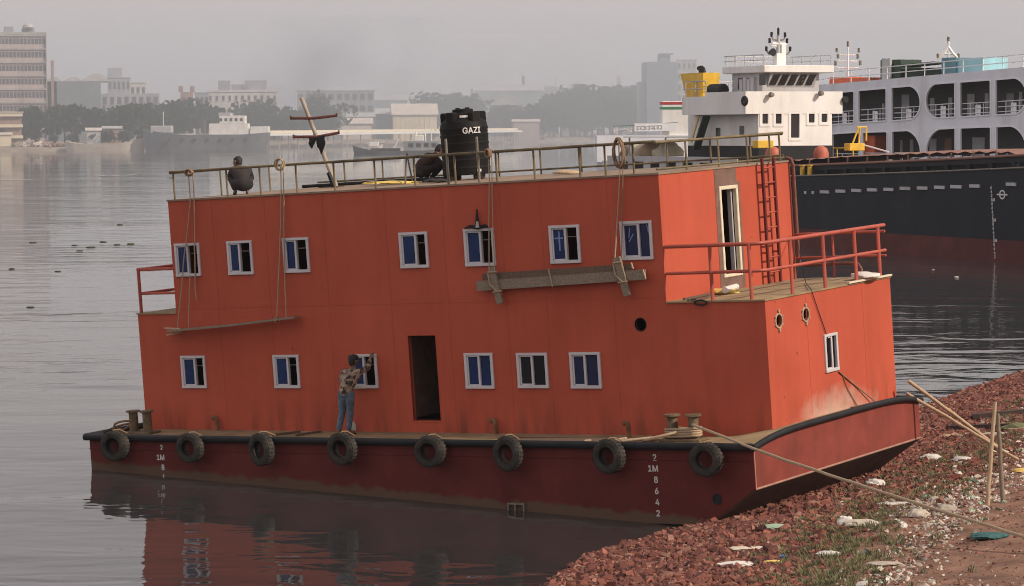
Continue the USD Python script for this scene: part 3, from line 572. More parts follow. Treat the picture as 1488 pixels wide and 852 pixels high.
rag([mp(465, 199, -.12), mp(477, 196, -.12)], .36, 'hanging_cloth', 'dark ragged cloth hung over the lower crossarm of the roof mast', 'black_cloth', 3)
rag([mp(454, 201, -.12), mp(463, 200, -.12)], .20, 'hanging_cloth', 'small black bundle tied left of the pole on the lower crossarm', 'black_cloth', 5, thick=.09)
# ropes along the front
def fp(u, v, out=.07): return BF.w(BF.on(u, v, 1, WY - out))
def railp(u): 
    q = BF.on(u, 262 - (u - 250) * .0715, 1, WY + .06); return BF.w((q[0], WY + .03, RZ + .56))
def rope(name, pts, r, mat, label, sides=6, group=None): return solo(name, tube(pts, r, sides), mat, label, 'rope', group, smooth=60)
def wob(pts, amp, n, seed):
    p = np.array(pts, float); d = np.concatenate([[0], np.cumsum(np.linalg.norm(np.diff(p, axis=0), axis=1))]); t = np.linspace(0, d[-1], n)
    o = np.stack([np.interp(t, d, p[:, k]) for k in range(3)], -1); r = np.random.default_rng(seed)
    k = np.cumsum(r.normal(0, 1, (n, 3)), 0); k -= np.linspace(0, 1, n)[:, None] * k[-1]; return o + amp * k / 3
rope('hanging_rope', wob([railp(276), fp(277, 292), fp(268, 380), fp(258, 476, .16)], .012, 16, 1), .013, 'rope_tan', 'slack rope from the roof rail to the left end of the thin plank')
rope('hanging_rope', wob([railp(283), fp(283, 292), fp(284, 420, .05), fp(286, 436, .08)], .014, 16, 2), .014, 'rope_tan', 'loose rope end dangling over the leftmost upper window')
rope('hanging_rope', wob([fp(276, 400), fp(274, 478, .16)], .008, 8, 3), .011, 'rope_tan', 'short thin rope just above the left end of the thin plank')
rope('hanging_rope', wob([railp(410), fp(409, 284), fp(406, 380), fp(402, 465, .16)], .01, 14, 4), .013, 'rope_tan', 'rope from the yellow coil down left of the third upper window')
rope('hanging_rope', wob([railp(414), fp(412, 284), fp(413, 400), fp(416, 463, .16)], .012, 14, 5), .013, 'rope_tan', 'rope crossing the left edge of the third upper window')
rope('hanging_rope', wob([railp(711), fp(711, 262), fp(710, 330), fp(711, 396, .2)], .004, 10, 6), .012, 'rope_tan', 'left one of two ropes to the left batten of the board stage')
rope('hanging_rope', wob([railp(716), fp(715, 262), fp(716, 330), fp(719, 396, .2)], .004, 10, 7), .011, 'rope_tan', 'right one of two ropes to the left batten of the board stage')
rope('hanging_rope', wob([railp(901), fp(901, 256), fp(897, 320), fp(893, 384, .2)], .004, 10, 8), .014, 'rope_tan', 'pale taut rope to the right batten of the board stage')
rope('hanging_rope', wob([railp(906), fp(905, 256), fp(904, 320), fp(903, 380, .12)], .004, 10, 9), .010, 'rope_brown', 'thin brown rope beside the pale rope near the end wall')
def coil(name, c, r, turns, rr, mat, label, seed, plane=(0, 1)):
    rg = np.random.default_rng(seed); n = turns * 14; t = np.linspace(0, turns * 2 * PI, n); p = np.zeros((n, 3))
    p[:, 0] = r[0] * np.cos(t) * (1 + .12 * np.sin(t * .37 + seed)); p[:, 2] = r[1] * np.sin(t) * (1 + .10 * np.sin(t * .23)); p[:, 1] = .035 * np.sin(t * .61 + seed) - .03
    return rope(name, p @ BF.R.T + c, rr, mat, label)
coil('rope_coil', railp(903) + BF.R @ np.array([0, -.05, -.16]), (.10, .25), 7, .014, 'rope_brown', 'brown rope hank hung on the roof rail near the right end', 1)
coil('rope_coil', railp(412) + BF.R @ np.array([0, -.04, .02]), (.10, .11), 4, .014, 'rope_tan', 'tan ring of rope tied on the roof rail above the third window', 2)
coil('rope_coil', railp(280) + BF.R @ np.array([0, -.04, -.03]), (.09, .06), 5, .016, 'rope_brown', 'knotted rope on the roof rail at the left end', 3)
coil('rope_coil', railp(714) + BF.R @ np.array([0, -.04, -.02]), (.05, .07), 5, .018, 'rope_brown', 'dark rope knot on the roof rail beside the water tank', 4)
# hanging plank on the left
HP = thing('scaffold_plank', 'thin split plank hung on ropes below the left upper windows', 'plank')
a, b = fp(247, 481, .16), fp(432, 461, .16); mid = (a + b) / 2 + np.array([0, 0, -.02])
part('board', [bar(a, mid, .20, .045), bar(mid, b, .20, .042)], 'wood_grey', HP)
part('splinter', bar(fp(240, 477, .20), fp(262, 478, .20), .05, .03), 'wood_pale', HP)
part('splinter', bar(fp(243, 487, .12), fp(268, 482, .12), .05, .03), 'wood_pale', HP)
part('lashing', tube(np.array([fp(402, 465, .16) + np.array([0.02 * math.cos(t), .12 * math.cos(t), .05 * math.sin(t)]) for t in np.linspace(0, 2 * PI, 12)]), .014, 5), 'rope_tan', HP)
# stage of two boards on battens
ST = thing('board_stage', 'two weathered boards on battens roped below the right upper windows', 'scaffold')
def brd(u0, v0, u1, v1, h, out, th): return bar(fp(u0, v0, out), fp(u1, v1, out), th, h)
parts('board', [brd(702, 408, 918, 394, .26, .085, .03)], 'wood_dark', ST)
parts('board', [brd(693, 416, 938, 399, .185, .125, .035)], 'wood_grey', ST)
for (u0, v0, u1, v1) in ((714, 388, 727, 441), (896, 374, 912, 430)):
    m = bar(fp(u0, v0, .17), fp(u1, v1, .17), .05, .14, up=tuple(BF.R @ np.array([1.0, 0, 0]))); part('batten', m, 'wood_grey', ST)
    parts('lashing', [tube([fp(u0 - 6, v0 + 8, .2), fp(u0 + 8, v0 + 7, .2)], .016, 5), tube([fp(u0 - 5, v0 + 10, .2), fp(u0 - 2, v0 + 26, .2), fp(u0 + 9, v0 + 36, .2)], .016, 5), tube([fp(u0 + 2, v0 + 37, .2), fp(u0 + 15, v0 + 35, .2)], .016, 5)], 'rope_tan', ST)
part('tie', tube([fp(797, 391, .16), fp(803, 417, .16)], .014, 5), 'rope_tan', ST)
part('tie', tube([fp(917, 382, .12), fp(920, 391, .12)], .018, 5), 'rope_tan', ST); part('tie', tube([fp(934, 392, .16), fp(938, 405, .16)], .018, 5), 'rope_tan', ST)
FT = thing('hanging_hook', 'dark hook-shaped fitting with a pale core hanging above an upper window', 'hook')
part('shank', tube([fp(693, 304, .05), fp(693, 318, .05), fp(694, 331, .05)], [.012, .03, .05], 8), 'hull_black', FT, smooth=60)
part('arm', tube([fp(675, 332, .05), fp(683, 329, .05), fp(694, 331, .06), fp(705, 328, .05), fp(711, 331, .05)], [.012, .028, .035, .028, .012], 8), 'hull_black', FT, smooth=60)
part('core', tube([fp(693.5, 322, .10), fp(694, 331, .10)], [.02, .04], 8), 'ship_grey', FT)
# ropes on the bollards and the mooring line
b1, b2 = BOL[0], BOL[1]
def loops(name, label, zz, n, rr=.02, seed=1):
    pts = []; ym = (b1[1] + b2[1]) / 2
    for k in range(n):
        z = zz + k * .042; w = .135
        for t in np.linspace(PI / 2, 3 * PI / 2, 8): pts.append((b1[0] + w * math.cos(t) * .95, ym + w * math.sin(t), z + .004 * math.sin(5 * t + k)))
        for t in np.linspace(-PI / 2, PI / 2, 8): pts.append((b2[0] + w * math.cos(t) * .95, ym + w * math.sin(t), z + .02 + .004 * math.sin(4 * t)))
    return rope(name, [BF.w(p) for p in pts], rr, 'rope_tan', label)
loops('bollard_rope', 'thick tan rope wound round the right bollard pair', .09, 4, .024)
tl = BF.w((b2[0] - .9, .62, .03))
t = np.linspace(0, 1, 40); tail = np.stack([b1[0] + .1 - 1.45 * t + .18 * np.sin(t * 19), .80 - .45 * t + .16 * np.cos(t * 17), .03 + .05 * np.abs(np.sin(t * 11)) + .18 * np.maximum(0, 1 - t * 5)], -1)
rope('rope_tail', [BF.w(p) for p in tail], .026, 'rope_tan', 'loose end of thick tan rope lying left of the right bollards')
ms = BF.w((b2[0] + .05, b2[1] - .14, .30)); me = ground_at(1540, 797, 1.02)
rope('mooring_rope', wob(catenary(ms, me, .05, 30), .012, 50, 11), .026, 'rope_tan', 'long taut tan mooring rope from the bollards across the rubble bank', 8)
t = np.linspace(0, 1, 26); lb = BF.on(195, 630, 2, 0)
rope('rope_tail', [BF.w((lb[0] - .05 - .5 * s + .14 * math.sin(17 * s), lb[1] - .05 + .2 * math.cos(13 * s), .06 + .26 * (1 - s) * abs(math.sin(9 * s)))) for s in t], .026, 'rope_brown', 'tangled rope end heaped at the left bollard pair')
# wires over the end wall
def ep(u, v, out=.02): return BF.w(BF.on(u, v, 0, WX1 + out))
rope('wire', wob([BF.w((UX1 + .12, WB - .1, 3.35)), BF.w((13.9, 5.0, ZL + .05)), ep(1178, 420), ep(1190, 455), ep(1203, 492)], .004, 24, 13), .008, 'hull_black', 'thin dark wire from the terrace down to the end window')
rope('wire', wob([ep(1219, 540), ep(1245, 562), ep(1282, 592, .10)], .006, 12, 14), .012, 'rope_brown', 'brown cord slanting from the end window to the deck edge')
rope('wire', wob([ep(1224, 542), ep(1232, 566), ep(1246, 590)], .006, 12, 15), .009, 'rope_brown', 'second thinner cord hanging steeply below the end window')
# things lying on the terrace and walkway
def crumple(c, r, seed, flat=.5, n=2):
    """a creased, uneven lump: folded bag, rag, stone or heap."""
    g = np.random.default_rng(seed); m = trimesh.creation.icosphere(n, 1.0); v = m.vertices; k = np.clip(3.2 * meshkit.fbm(v * 1.6 + seed * 9.1), -.5, .5) + g.normal(0, .10, len(v))
    ridge = np.abs(np.sin(v @ g.normal(0, 2.2, (3, 3)) + g.uniform(0, 6, 3))).mean(1) - .6
    m.vertices = .88 * v * (1 + .75 * k[:, None] + .55 * ridge[:, None]) * np.array(r) * np.array([1, 1, flat]); m.vertices[:, 2] = np.maximum(m.vertices[:, 2], -r[2] * .2); m.apply_translation(c); return m
def tpos(u, v): 
    q = BF.on(u, v, 2, T); return BF.w((q[0], q[1], T + .03))
solo('crumpled_cloth', crumple(tpos(1052, 427), (.22, .16, .12), 3), 'cloth_yellow', 'crumpled yellow cloth lying on the terrace deck', 'cloth', smooth=True)
solo('paper_roll', tube([tpos(1053, 429) + (0, 0, .06), tpos(1070, 424) + (0, 0, .06)], .06, 10), 'plastic_white', 'short white roll lying beside the yellow cloth on the terrace', 'paper roll')
for i, (a, b) in enumerate((((994, 437), (1034, 429)), ((1000, 439), (1030, 434)))):
    solo('deck_stick', bar(tpos(*a), tpos(*b), .05, .03), 'wood_dark', ['upper dark stick lying at the corner of the terrace deck', 'lower dark stick lying at the very edge of the terrace deck'][i], 'stick')
solo('plastic_bag', crumple(BF.w((WX1 - .10, 5.75, T + .07)), (.22, .30, .13), 8), 'plastic_white', 'crumpled white plastic bag on the terrace edge by the corner post', 'bag', smooth=True)
solo('wire_ring', tube([fp(1018 + 9 * math.cos(t), 440 + 3.4 * math.sin(t), .05) for t in np.linspace(0, 2 * PI, 18)[:-1]], .014, 6, closed=True), 'hull_black', 'black oval ring hung at the terrace edge', 'ring', smooth=60)
for i, (a, b) in enumerate((((396, 632), (436, 627)), ((430, 632), (466, 627)))):
    solo('deck_stick', bar(BF.w(BF.on(*a, 2, .03)), BF.w(BF.on(*b, 2, .03)), .06, .03), 'wood_dark', ['left dark stick lying on the walkway above a tyre', 'right dark stick on the walkway, left of the man in jeans'][i], 'stick')
solo('roof_rubbish', crumple(BF.w((5.0, 4.2, RZ + .03)), (.5, .2, .08), 4), 'cloth_yellow', 'flat yellow sheet lying on the roof by the crouching man', 'sheet', smooth=True)
for i, (x, y, lab) in enumerate(((6.6, 3.5, 'low dark heap of rags on the roof right of the tank'), (9.0, 4.6, 'small tan sack lying on the roof before the rope hank'))):
    solo('roof_rubbish', crumple(BF.w((x, y, RZ + .03)), (.22, .16, .10), 14 + i), ['dark_cloth', 'wood_pale'][i], lab, ['rags', 'sack'][i], smooth=True)
for i, (a, b) in enumerate((((5.35, 4.4, 0.0), (5.02, 4.7, .62)), ((5.45, 4.0, 0), (5.08, 4.6, .55)))):
    solo('leaning_stick', tube([BF.w(np.array(a) + (0, 0, RZ)), BF.w(np.array(b) + (0, 0, RZ))], .018, 6), 'wood_dark', ['longer stick leaning against the right side of the water tank', 'shorter stick leaning against the water tank'][i], 'stick')
# ------------------------------------------------------------------ people
def ball(p, r, n=10):
    k = np.arange(n * 4) + .5; ph = np.arccos(1 - 2 * k / (n * 4)); th = PI * (1 + 5 ** .5) * k
    return np.asarray(p, float) + np.stack([np.cos(th) * np.sin(ph), np.sin(th) * np.sin(ph), np.cos(ph)], -1) * r
def hull(*pr): return m3.Manifold.hull_points(np.vstack([ball(p, r) for p, r in pr]))
def fuse(ms, step, it=5):
    m = ms[0]
    for x in ms[1:]: m = m + x
    m = m.refine_to_length(step).to_mesh(); t = trimesh.Trimesh(np.asarray(m.vert_properties)[:, :3], np.asarray(m.tri_verts), process=True)
    trimesh.smoothing.filter_taubin(t, .5, -.53, it); return t
def hand(w, fw, up, side):
    """palm, four unequal curled fingers and a thumb from the palm's side."""
    w, fw, up = (np.asarray(x, float) for x in (w, fw, up)); fw = fw / np.linalg.norm(fw); sd = np.cross(fw, up); sd /= np.linalg.norm(sd); up = np.cross(sd, fw); out = []
    k = [w + fw * .085 + sd * s for s in (-.033, -.011, .011, .033)]
    out.append(hull((w, .024), (k[0], .013), (k[1], .014), (k[2], .014), (k[3], .012)))
    for i, (q, ln) in enumerate(zip(k, (.062, .074, .070, .054))):
        m_ = q + fw * ln * .5 - up * .006; e = m_ + fw * ln * .38 - up * ln * .42
        out += [hull((q, .010), (m_, .009)), hull((m_, .009), (e, .0075))]
    b_ = w + fw * .03 + sd * .028 * side; t1 = b_ + fw * .03 + sd * .032 * side - up * .01; t2 = t1 + fw * .028 + sd * .008 * side - up * .012
    return out + [hull((b_, .013), (t1, .011)), hull((t1, .0105), (t2, .008))]
def person(name, label, M, J, shirt, pants, long_sleeve, face, sc=1.0, loose=0.0):
    """one body from joints; clothes and hair over it. face: unit direction the head looks."""
    J = {k: np.asarray(v, float) for k, v in J.items()}; f = np.asarray(face, float); f /= np.linalg.norm(f); H = J['head']; up = H - J['neck']; up = up - f * (up @ f); up /= np.linalg.norm(up); sd = np.cross(f, up)
    b = [hull((J['pelvis'], .125), (J['belly'], .115)), hull((J['belly'], .115), (J['chest'], .13), (J['sl'], .055), (J['sr'], .055)), hull((J['chest'], .07), (J['neck'], .055)), hull((J['neck'], .052), (H - up * .04, .05))]
    b += [hull((H + up * .03 - f * .015, .088), (H - up * .055 + f * .035, .048), (H + up * .02 + f * .03, .07)), hull((H - up * .01 + f * .095, .011), (H + up * .03 + f * .09, .008), (H - up * .018 + f * .112, .009)), hull((H - up * .055 + f * .082, .014), (H - up * .058 + f * .078 + sd * .018, .009), (H - up * .058 + f * .078 - sd * .018, .009))]
    for s in (-1, 1): b += [hull((H + sd * s * .088 - f * .012 + up * .01, .018), (H + sd * s * .09 - f * .015 - up * .02, .012)), hull((H + f * .086 + sd * s * .03 + up * .018, .012), (H + f * .084 + sd * s * .038 + up * .018, .010))]
    S = []; P = []
    for c, s in (('l', -1), ('r', 1)):
        sh, el, wr, hp, kn, an, to = (J[x + c] for x in ('s', 'e', 'w', 'h', 'k', 'a', 't'))
        b += [hull((sh, .052), (el, .040)), hull((el, .039), (wr, .027)), hull((hp, .088), (kn, .056)), hull((kn, .054), (kn * .6 + an * .4 + np.array([0, -.012, 0]), .052), (an, .036)), hull((an, .036), (an - (0, 0, .03), .036), (to, .026))]
        b += hand(wr, J['d' + c], J.get('u' + c, (0, 0, 1)), s if 'th' not in J else s)
        S.append(hull((sh, .066 + loose), (el, .056 + loose * .5))); P += [hull((hp, .105), (kn, .074)), hull((kn, .072), (an + (kn - an) * .12, .056))]
        S.append(hull((el, .055), (el + (wr - el) * (.85 if long_sleeve else .15), .046)))
    S += [hull((J['chest'], .148 + loose), (J['sl'], .07 + loose), (J['sr'], .07 + loose), (J['belly'], .138 + loose)), hull((J['belly'], .138 + loose), (J['pelvis'] + (J['belly'] - J['pelvis']) * .15, .150 + loose)), hull((J['chest'], .09), (J['neck'] - (J['neck'] - J['chest']) * .25, .062))]
    P += [hull((J['pelvis'], .14 + loose * 2), (J['hl'], .108 + loose), (J['hr'], .108 + loose))]
    p = thing(name, label, 'person', M)
    part('body', fuse(b, .014 / sc, 4), 'skin', p, smooth=True)
    part('shirt', fuse(S, .03, 4), shirt, p, smooth=True); part('trousers', fuse(P, .03, 4), pants, p, smooth=True)
    hm = hull((H + up * .045 - f * .030, .092), (H + up * .06 + f * .015, .075), (H - up * .03 - f * .045, .065)); hm = fuse([hm], .018, 1); hm.vertices += .008 * meshkit.fbm(hm.vertices * 40)[:, None] * hm.vertex_normals
    part('hair', hm, 'hair', p, smooth=True)
    for c in 'lr': part('sandal', hull((J['a' + c] - (0, .03, .058), .026), (J['t' + c] - (0, -.02, .022), .024)), 'rubber', p)
    return p
q = BF.on(501, 626, 2, .01)
person('standing_person', 'man in floral shirt and jeans leaning to a lower window from the walkway', BF.M @ TM((BF.on(501, 628, 1, .98)[0] - .02, .98, .012)), dict(
    al=(-.13, 0, .085), tl=(-.15, .15, .03), ar=(.07, .06, .085), tr=(.09, .21, .03), kl=(-.07, .07, .43), kr=(.10, .11, .43), hl=(.00, .05, .80), hr=(.16, .06, .80), pelvis=(.08, .05, .83), belly=(.12, .06, .97), chest=(.19, .10, 1.14), neck=(.225, .13, 1.31), head=(.24, .16, 1.425),
    sl=(.02, .10, 1.22), sr=(.37, .13, 1.22), el=(-.13, .18, 1.05), wl=(.02, .37, 1.08), dl=(.5, .8, .1), er=(.47, .29, 1.28), wr=(.44, .42, 1.44), dr=(.1, .5, .9), ur=(0, -1, .4)), 'floral', 'denim', True, (.25, .9, -.15))
solo('deck_batten', bar(BF.w((HL - .12, 4.0, .20)), BF.w((HL - .12, 5.7, .16)), .07, .05), 'wood_dark', 'dark batten lying on the deck edge below the end window', 'batten')
solo('white_rag', crumple(BF.w((5.86, WY - .06, .88)), (.13, .05, .09), 21), 'plastic_white', 'pale rag lying on the window sill at the man in jeans', 'rag', smooth=True)
solo('paper_scrap', crumple(BF.w(BF.on(514, 624, 2, .05)), (.08, .03, .12), 23, flat=1.0), 'plastic_white', 'small pale paper scrap at the foot of the wall by the man in jeans', 'paper', smooth=True)
CR = dict(al=(-.13, .04, .08), tl=(-.15, .20, .03), ar=(.13, .04, .08), tr=(.15, .20, .03), kl=(-.23, .30, .40), kr=(.23, .30, .40), hl=(-.14, -.13, .23), hr=(.14, -.13, .23), pelvis=(0, -.16, .24), belly=(0, -.11, .36), chest=(0, .06, .49), neck=(-.02, .19, .62), head=(-.06, .26, .72),
    sl=(-.17, .10, .55), sr=(.17, .10, .55), el=(-.26, .27, .36), wl=(-.08, .45, .36), dl=(.5, .7, -.3), er=(.26, .27, .36), wr=(.08, .45, .36), dr=(-.5, .7, -.3))
q = BF.w((BF.on(351, 283, 2, RZ)[0], BF.on(351, 283, 2, RZ)[1], RZ))
person('crouching_person', 'man in dark clothes squatting alone on the left part of the roof', TM(q, rz=math.radians(12), s=.92), CR, 'dark_cloth', 'black_cloth', True, (-.75, .6, -.15), loose=.018)
q = BF.on(620, 264, 1, 5.2); q = BF.w((q[0], 5.2, RZ)); C2 = {k: np.array(v, float) for k, v in CR.items()}
C2['head'] = C2['head'] + (.06, .06, -.04); C2['neck'] = C2['neck'] + (.03, .02, -.01)
person('crouching_person', 'man in brown clothes squatting with bowed head left of the water tank', TM(q, rz=math.radians(-62), s=.95), C2, 'brown_cloth', 'dark_cloth', True, (0.1, .7, -.7), loose=.01)
# ------------------------------------------------------------------ rubble, litter and stakes on the near bank
def chunk(r, s, flat=.7, n=11):
    g = np.random.default_rng(s); p = g.normal(0, 1, (n, 3)); p /= np.linalg.norm(p, axis=1, keepdims=True); p *= g.uniform(.75, 1.1, (n, 1)); p *= np.array([1.25, .9, flat]) * r
    return trimesh.convex.convex_hull(p)
def brickbit(r, s):
    g = np.random.default_rng(s); e = np.array([1.25, .8, .62]) * r * g.uniform(.75, 1.2, 3)
    p = np.array([[a, b, c] for a in (-1, 1) for b in (-1, 1) for c in (-1, 1)], float) * e; p += g.normal(0, .16 * r, p.shape)
    return trimesh.convex.convex_hull(p)
BITS = [brickbit(1.0, k) if k % 3 else chunk(1.0, k) for k in range(9)]
BMAT = ['brick_a', 'brick_b', 'brick_a', 'brick_c', 'brick_b', 'brick_a', 'brick_a', 'brick_b', 'brick_c']
def in_view(x, y, z, pad=30):
    d = np.stack([x, y, z - EYE], -1); w = d @ FW; u = PW / 2 + FPX * (d @ RT) / w; v = PH / 2 - FPX * (d @ UP) / w
    return (u > -pad) & (u < PW + pad) & (v > -pad) & (v < PH + pad)
def scatter(n, dlo, dhi, dens, seed, yr=(31, 74)):
    g = np.random.default_rng(seed); y = g.uniform(*yr, n); x = g.uniform(-2, 17, n); d = inland(x, y); z = _bz(x, y)
    ok = (d > dlo) & (d < dhi) & in_view(x, y, z); x, y, z, d = x[ok], y[ok], z[ok], d[ok]
    ok = g.uniform(0, 1, len(x)) < dens(x, y, d); return x[ok], y[ok], z[ok], d[ok], g
def fbm2(x, y, f, o=0): return meshkit.fbm(np.stack([x * f + o, y * f, 0 * x], -1))
def dens(x, y, d):
    k = np.clip(1.2 - np.maximum(0, d - 2.6) / 1.4, .10, 1); k = k * np.clip(.8 + 4 * fbm2(x, y, .8), .15, 1); return np.where(y > 52, np.maximum(k, .7), k)
def rots(g, n):
    q = g.normal(0, 1, (n, 4)); q[:, 1:3] *= .35; q /= np.linalg.norm(q, axis=1, keepdims=True); return q
x, y, z, d, g = scatter(430000, -.35, 7.5, dens, 5)
n = len(x); size = np.clip(g.lognormal(math.log(.025), .45, n), .010, .075) * np.interp(d, [3.4, 4.6], [.92, .42]) * np.interp(y, [36, 46], [.9, 1.0]); kind = g.integers(0, len(BITS), n); quat = rots(g, n); z = z + size * .15
near = np.argsort(-(size / np.hypot(x, y)))[:300]; rest = np.setdiff1d(np.arange(n), near)
def qmat(q): return trimesh.transformations.quaternion_matrix(q)
for i in near:                                                   # the 300 largest broken bricks lie one by one in the bank
    M = qmat(quat[i]); M[:3, :3] *= size[i] * 1.15; M[:3, 3] = (x[i], y[i], z[i])
    part('brick_fragment', xf(BITS[kind[i]], M), BMAT[kind[i]], bank)
def instancer(name, pos, q, s, k, protos, mats, label, cat):
    pi = UsdGeom.PointInstancer.Define(stage, '/World/' + name); data(pi.GetPrim(), label=label, category=cat, kind='stuff'); paths = []
    for j, (m, mt) in enumerate(zip(protos, mats)):
        p = usdkit.mesh(stage, f'/World/{name}/fragment_{j:03d}', m, L(mt), smooth=False); paths.append(p.GetPath())
    pi.CreatePrototypesRel().SetTargets(paths)
    pi.CreateProtoIndicesAttr(Vt.IntArray.FromNumpy(k.astype(np.int32))); pi.CreatePositionsAttr(Vt.Vec3fArray.FromNumpy(pos.astype(np.float32)))
    pi.CreateScalesAttr(Vt.Vec3fArray.FromNumpy(s.astype(np.float32)))
    pi.CreateOrientationsAttr(Vt.QuathArray([Gf.Quath(float(a), float(b), float(c), float(e)) for a, b, c, e in q]))
    return pi
instancer('brick_rubble', np.stack([x, y, z], -1)[rest], quat[rest], np.repeat(size[rest, None], 3, 1), kind[rest], BITS, BMAT, 'loose broken red brick rubble covering the river bank', 'rubble')
# pale litter: stones, foam and plastic in a belt between rubble and path
def dl(x, y, d): 
    c = np.interp(y, [38, 46], [3.9, 1.9]); k = np.exp(-((d - c - 3 * fbm2(x, y, .3, 3)) / np.interp(y, [38, 46], [.75, 1.1])) ** 2) * np.clip(.45 + 7 * fbm2(x, y, .9, 9), 0.03, 1); return (k * .8 + .012) * np.clip((np.interp(y, [38, 46], [5.7, 6.5]) - d) / 1.0, .05, 1)
x2, y2, z2, d2, g2 = scatter(190000, .3, 8, dl, 8, (31, 66)); n2 = len(x2)
sh = [chunk(1, 40 + k, .55) for k in range(4)]
def sheetlet(s):
    gg = np.random.default_rng(s); m = sheet(np.linspace(-1, 1, 5), np.linspace(-.7, .7, 4), lambda a, b: .25 * np.sin(a * 3 + s) + .2 * np.cos(b * 4 + s)); m.vertices += gg.normal(0, .12, m.vertices.shape); return m
sh += [sheetlet(1), sheetlet(2), sheetlet(3)]
s2 = np.clip(g2.lognormal(math.log(.021), .55, n2), .009, .11)
instancer('litter', np.stack([x2, y2, z2 + s2 * .3], -1), rots(g2, n2), np.repeat(s2[:, None], 3, 1), g2.choice(len(sh), n2, p=[.2, .2, .17, .13, .12, .12, .06]), sh, ['stone_pale', 'stone_pale', 'brick_c', 'plastic_white', 'plastic_white', 'stone_pale', 'plastic_green'], 'small pale litter, stones and plastic scraps strewn along the bank', 'litter')
# weeds
def tuft(s):
    gg = np.random.default_rng(s); v, f = [], []
    for k in range(16):
        a = gg.uniform(0, 2 * PI); b = gg.uniform(.15, .6); h = gg.uniform(.5, 1.0); o = gg.normal(0, .28, 2); w = .05; c, n_ = math.cos(a), math.sin(a); i = len(v)
        v += [(o[0] - n_ * w, o[1] + c * w, 0), (o[0] + n_ * w, o[1] - c * w, 0), (o[0] + c * b * .5 + n_ * w, o[1] + n_ * b * .5 - c * w, h * .7), (o[0] + c * b, o[1] + n_ * b, h)]; f += [[i, i + 1, i + 2], [i, i + 2, i + 3]]
    return trimesh.Trimesh(v, f, process=False)
def dw(x, y, d): return np.exp(-((d - np.interp(y, [38, 46], [3.9, 2.6])) / .8) ** 2) * np.clip(9 * fbm2(x, y, .55, 21) + .1, 0, 1)
x3, y3, z3, d3, g3 = scatter(22000, 1.2, 7, dw, 13, (32, 60)); n3 = len(x3); s3 = g3.uniform(.05, .13, n3)
q3 = np.zeros((n3, 4)); an = g3.uniform(0, PI, n3); q3[:, 0], q3[:, 3] = np.cos(an), np.sin(an)
instancer('weeds', np.stack([x3, y3, z3], -1), q3, np.repeat(s3[:, None], 3, 1), g3.integers(0, 3, n3), [tuft(1), tuft(2), tuft(3)], ['weed'] * 3, 'sparse green weeds growing through litter on the bank', 'weeds')
# larger things on the bank, each by itself
def bp(u, v):
    p = ground_at(u, v, .3)
    for _ in range(30): p = ground_at(u, v, float(_bz(np.array([p[0]]), np.array([p[1]]))[0]))
    return p
def lump(u, v, r, mat, name, label, cat, seed, flat=.6, dz=.03, smooth=True): return solo(name, crumple(bp(u, v) + (0, 0, dz), r, seed, flat), mat, label, cat, smooth=25)
lump(1253, 764, (.24, .15, .12), 'stone_pale', 'flat_stone', 'flat pale oval stone on the bank below the mooring rope', 'stone', 31, .5)
lump(1228, 764, (.11, .08, .12), 'plastic_white', 'white_lump', 'white angular lump touching the flat pale oval stone', 'stone', 32, .9)
lump(1125, 769, (.21, .13, .07), 'plastic_green', 'plastic_bag', 'pale green plastic bag on the brick rubble nearest the bow', 'bag', 33)
lump(1272, 707, (.16, .12, .11), 'plastic_white', 'plastic_bag', 'crumpled white bag on the bank below the hull end', 'bag', 34, .8)
lump(1354, 669, (.17, .12, .10), 'plastic_white', 'plastic_bag', 'white bag on the rubble just right of the far hull corner', 'bag', 35, .8)
lump(1399, 672, (.16, .12, .09), 'plastic_white', 'plastic_bag', 'greyish white bag nearest the left stake', 'bag', 36, .8)
lump(1437, 783, (.24, .12, .09), 'net_teal', 'fishing_net', 'dark teal heap of net on the brown path', 'net', 37)
lump(1143, 812, (.09, .06, .05), 'plastic_blue', 'plastic_scrap', 'small bright blue plastic scrap on the brick rubble', 'scrap', 38)
lump(1125, 819, (.12, .03, .03), 'cloth_yellow', 'plastic_scrap', 'thin yellow scrap left of the blue scrap', 'scrap', 39)
lump(1088, 800, (.26, .10, .05), 'stone_pale', 'crumpled_sheet', 'long pale crumpled sheet across the front rubble', 'sheet', 40)
lump(1072, 823, (.22, .10, .06), 'plastic_white', 'crumpled_sheet', 'pale crumpled sheet lowest in front of the rubble', 'sheet', 41)
lump(1335, 751, (.14, .10, .10), 'stone_pale', 'stone', 'rounded tan stone beside the mooring rope, right of the flat stone', 'stone', 42, .8)
lump(1376, 744, (.15, .10, .09), 'stone_pale', 'stone', 'tan stone just above the mooring rope, left of the stakes', 'stone', 43, .8)
lump(1284, 822, (.22, .10, .05), 'stone_pale', 'flat_stone', 'thin pale slab lying on the brown path', 'stone', 44, .4)
lump(1203, 809, (.14, .09, .08), 'plastic_white', 'white_lump', 'white lump at the lower edge of the green weeds', 'litter', 45)
lump(1455, 633, (.40, .10, .06), 'stone_pale', 'crumpled_sheet', 'pale strip of sheet behind the stakes', 'sheet', 46, .5)
lump(1384, 636, (.20, .10, .06), 'wood_pale', 'wood_block', 'tan wood block on the rubble under the slanting poles', 'wood', 47, .5)
lump(1478, 627, (.30, .18, .14), 'weed', 'weed_clump', 'green weed clump beside the dark beams at the right edge', 'plant', 48, .8)
lump(1484, 687, (.12, .1, .08), 'cloth_yellow', 'plastic_scrap', 'yellowish green bag at the right edge of the bank', 'bag', 49)
lump(1306, 735, (.30, .09, .04), 'plastic_white', 'crumpled_sheet', 'thin white sheet strewn below the hull end', 'sheet', 50)
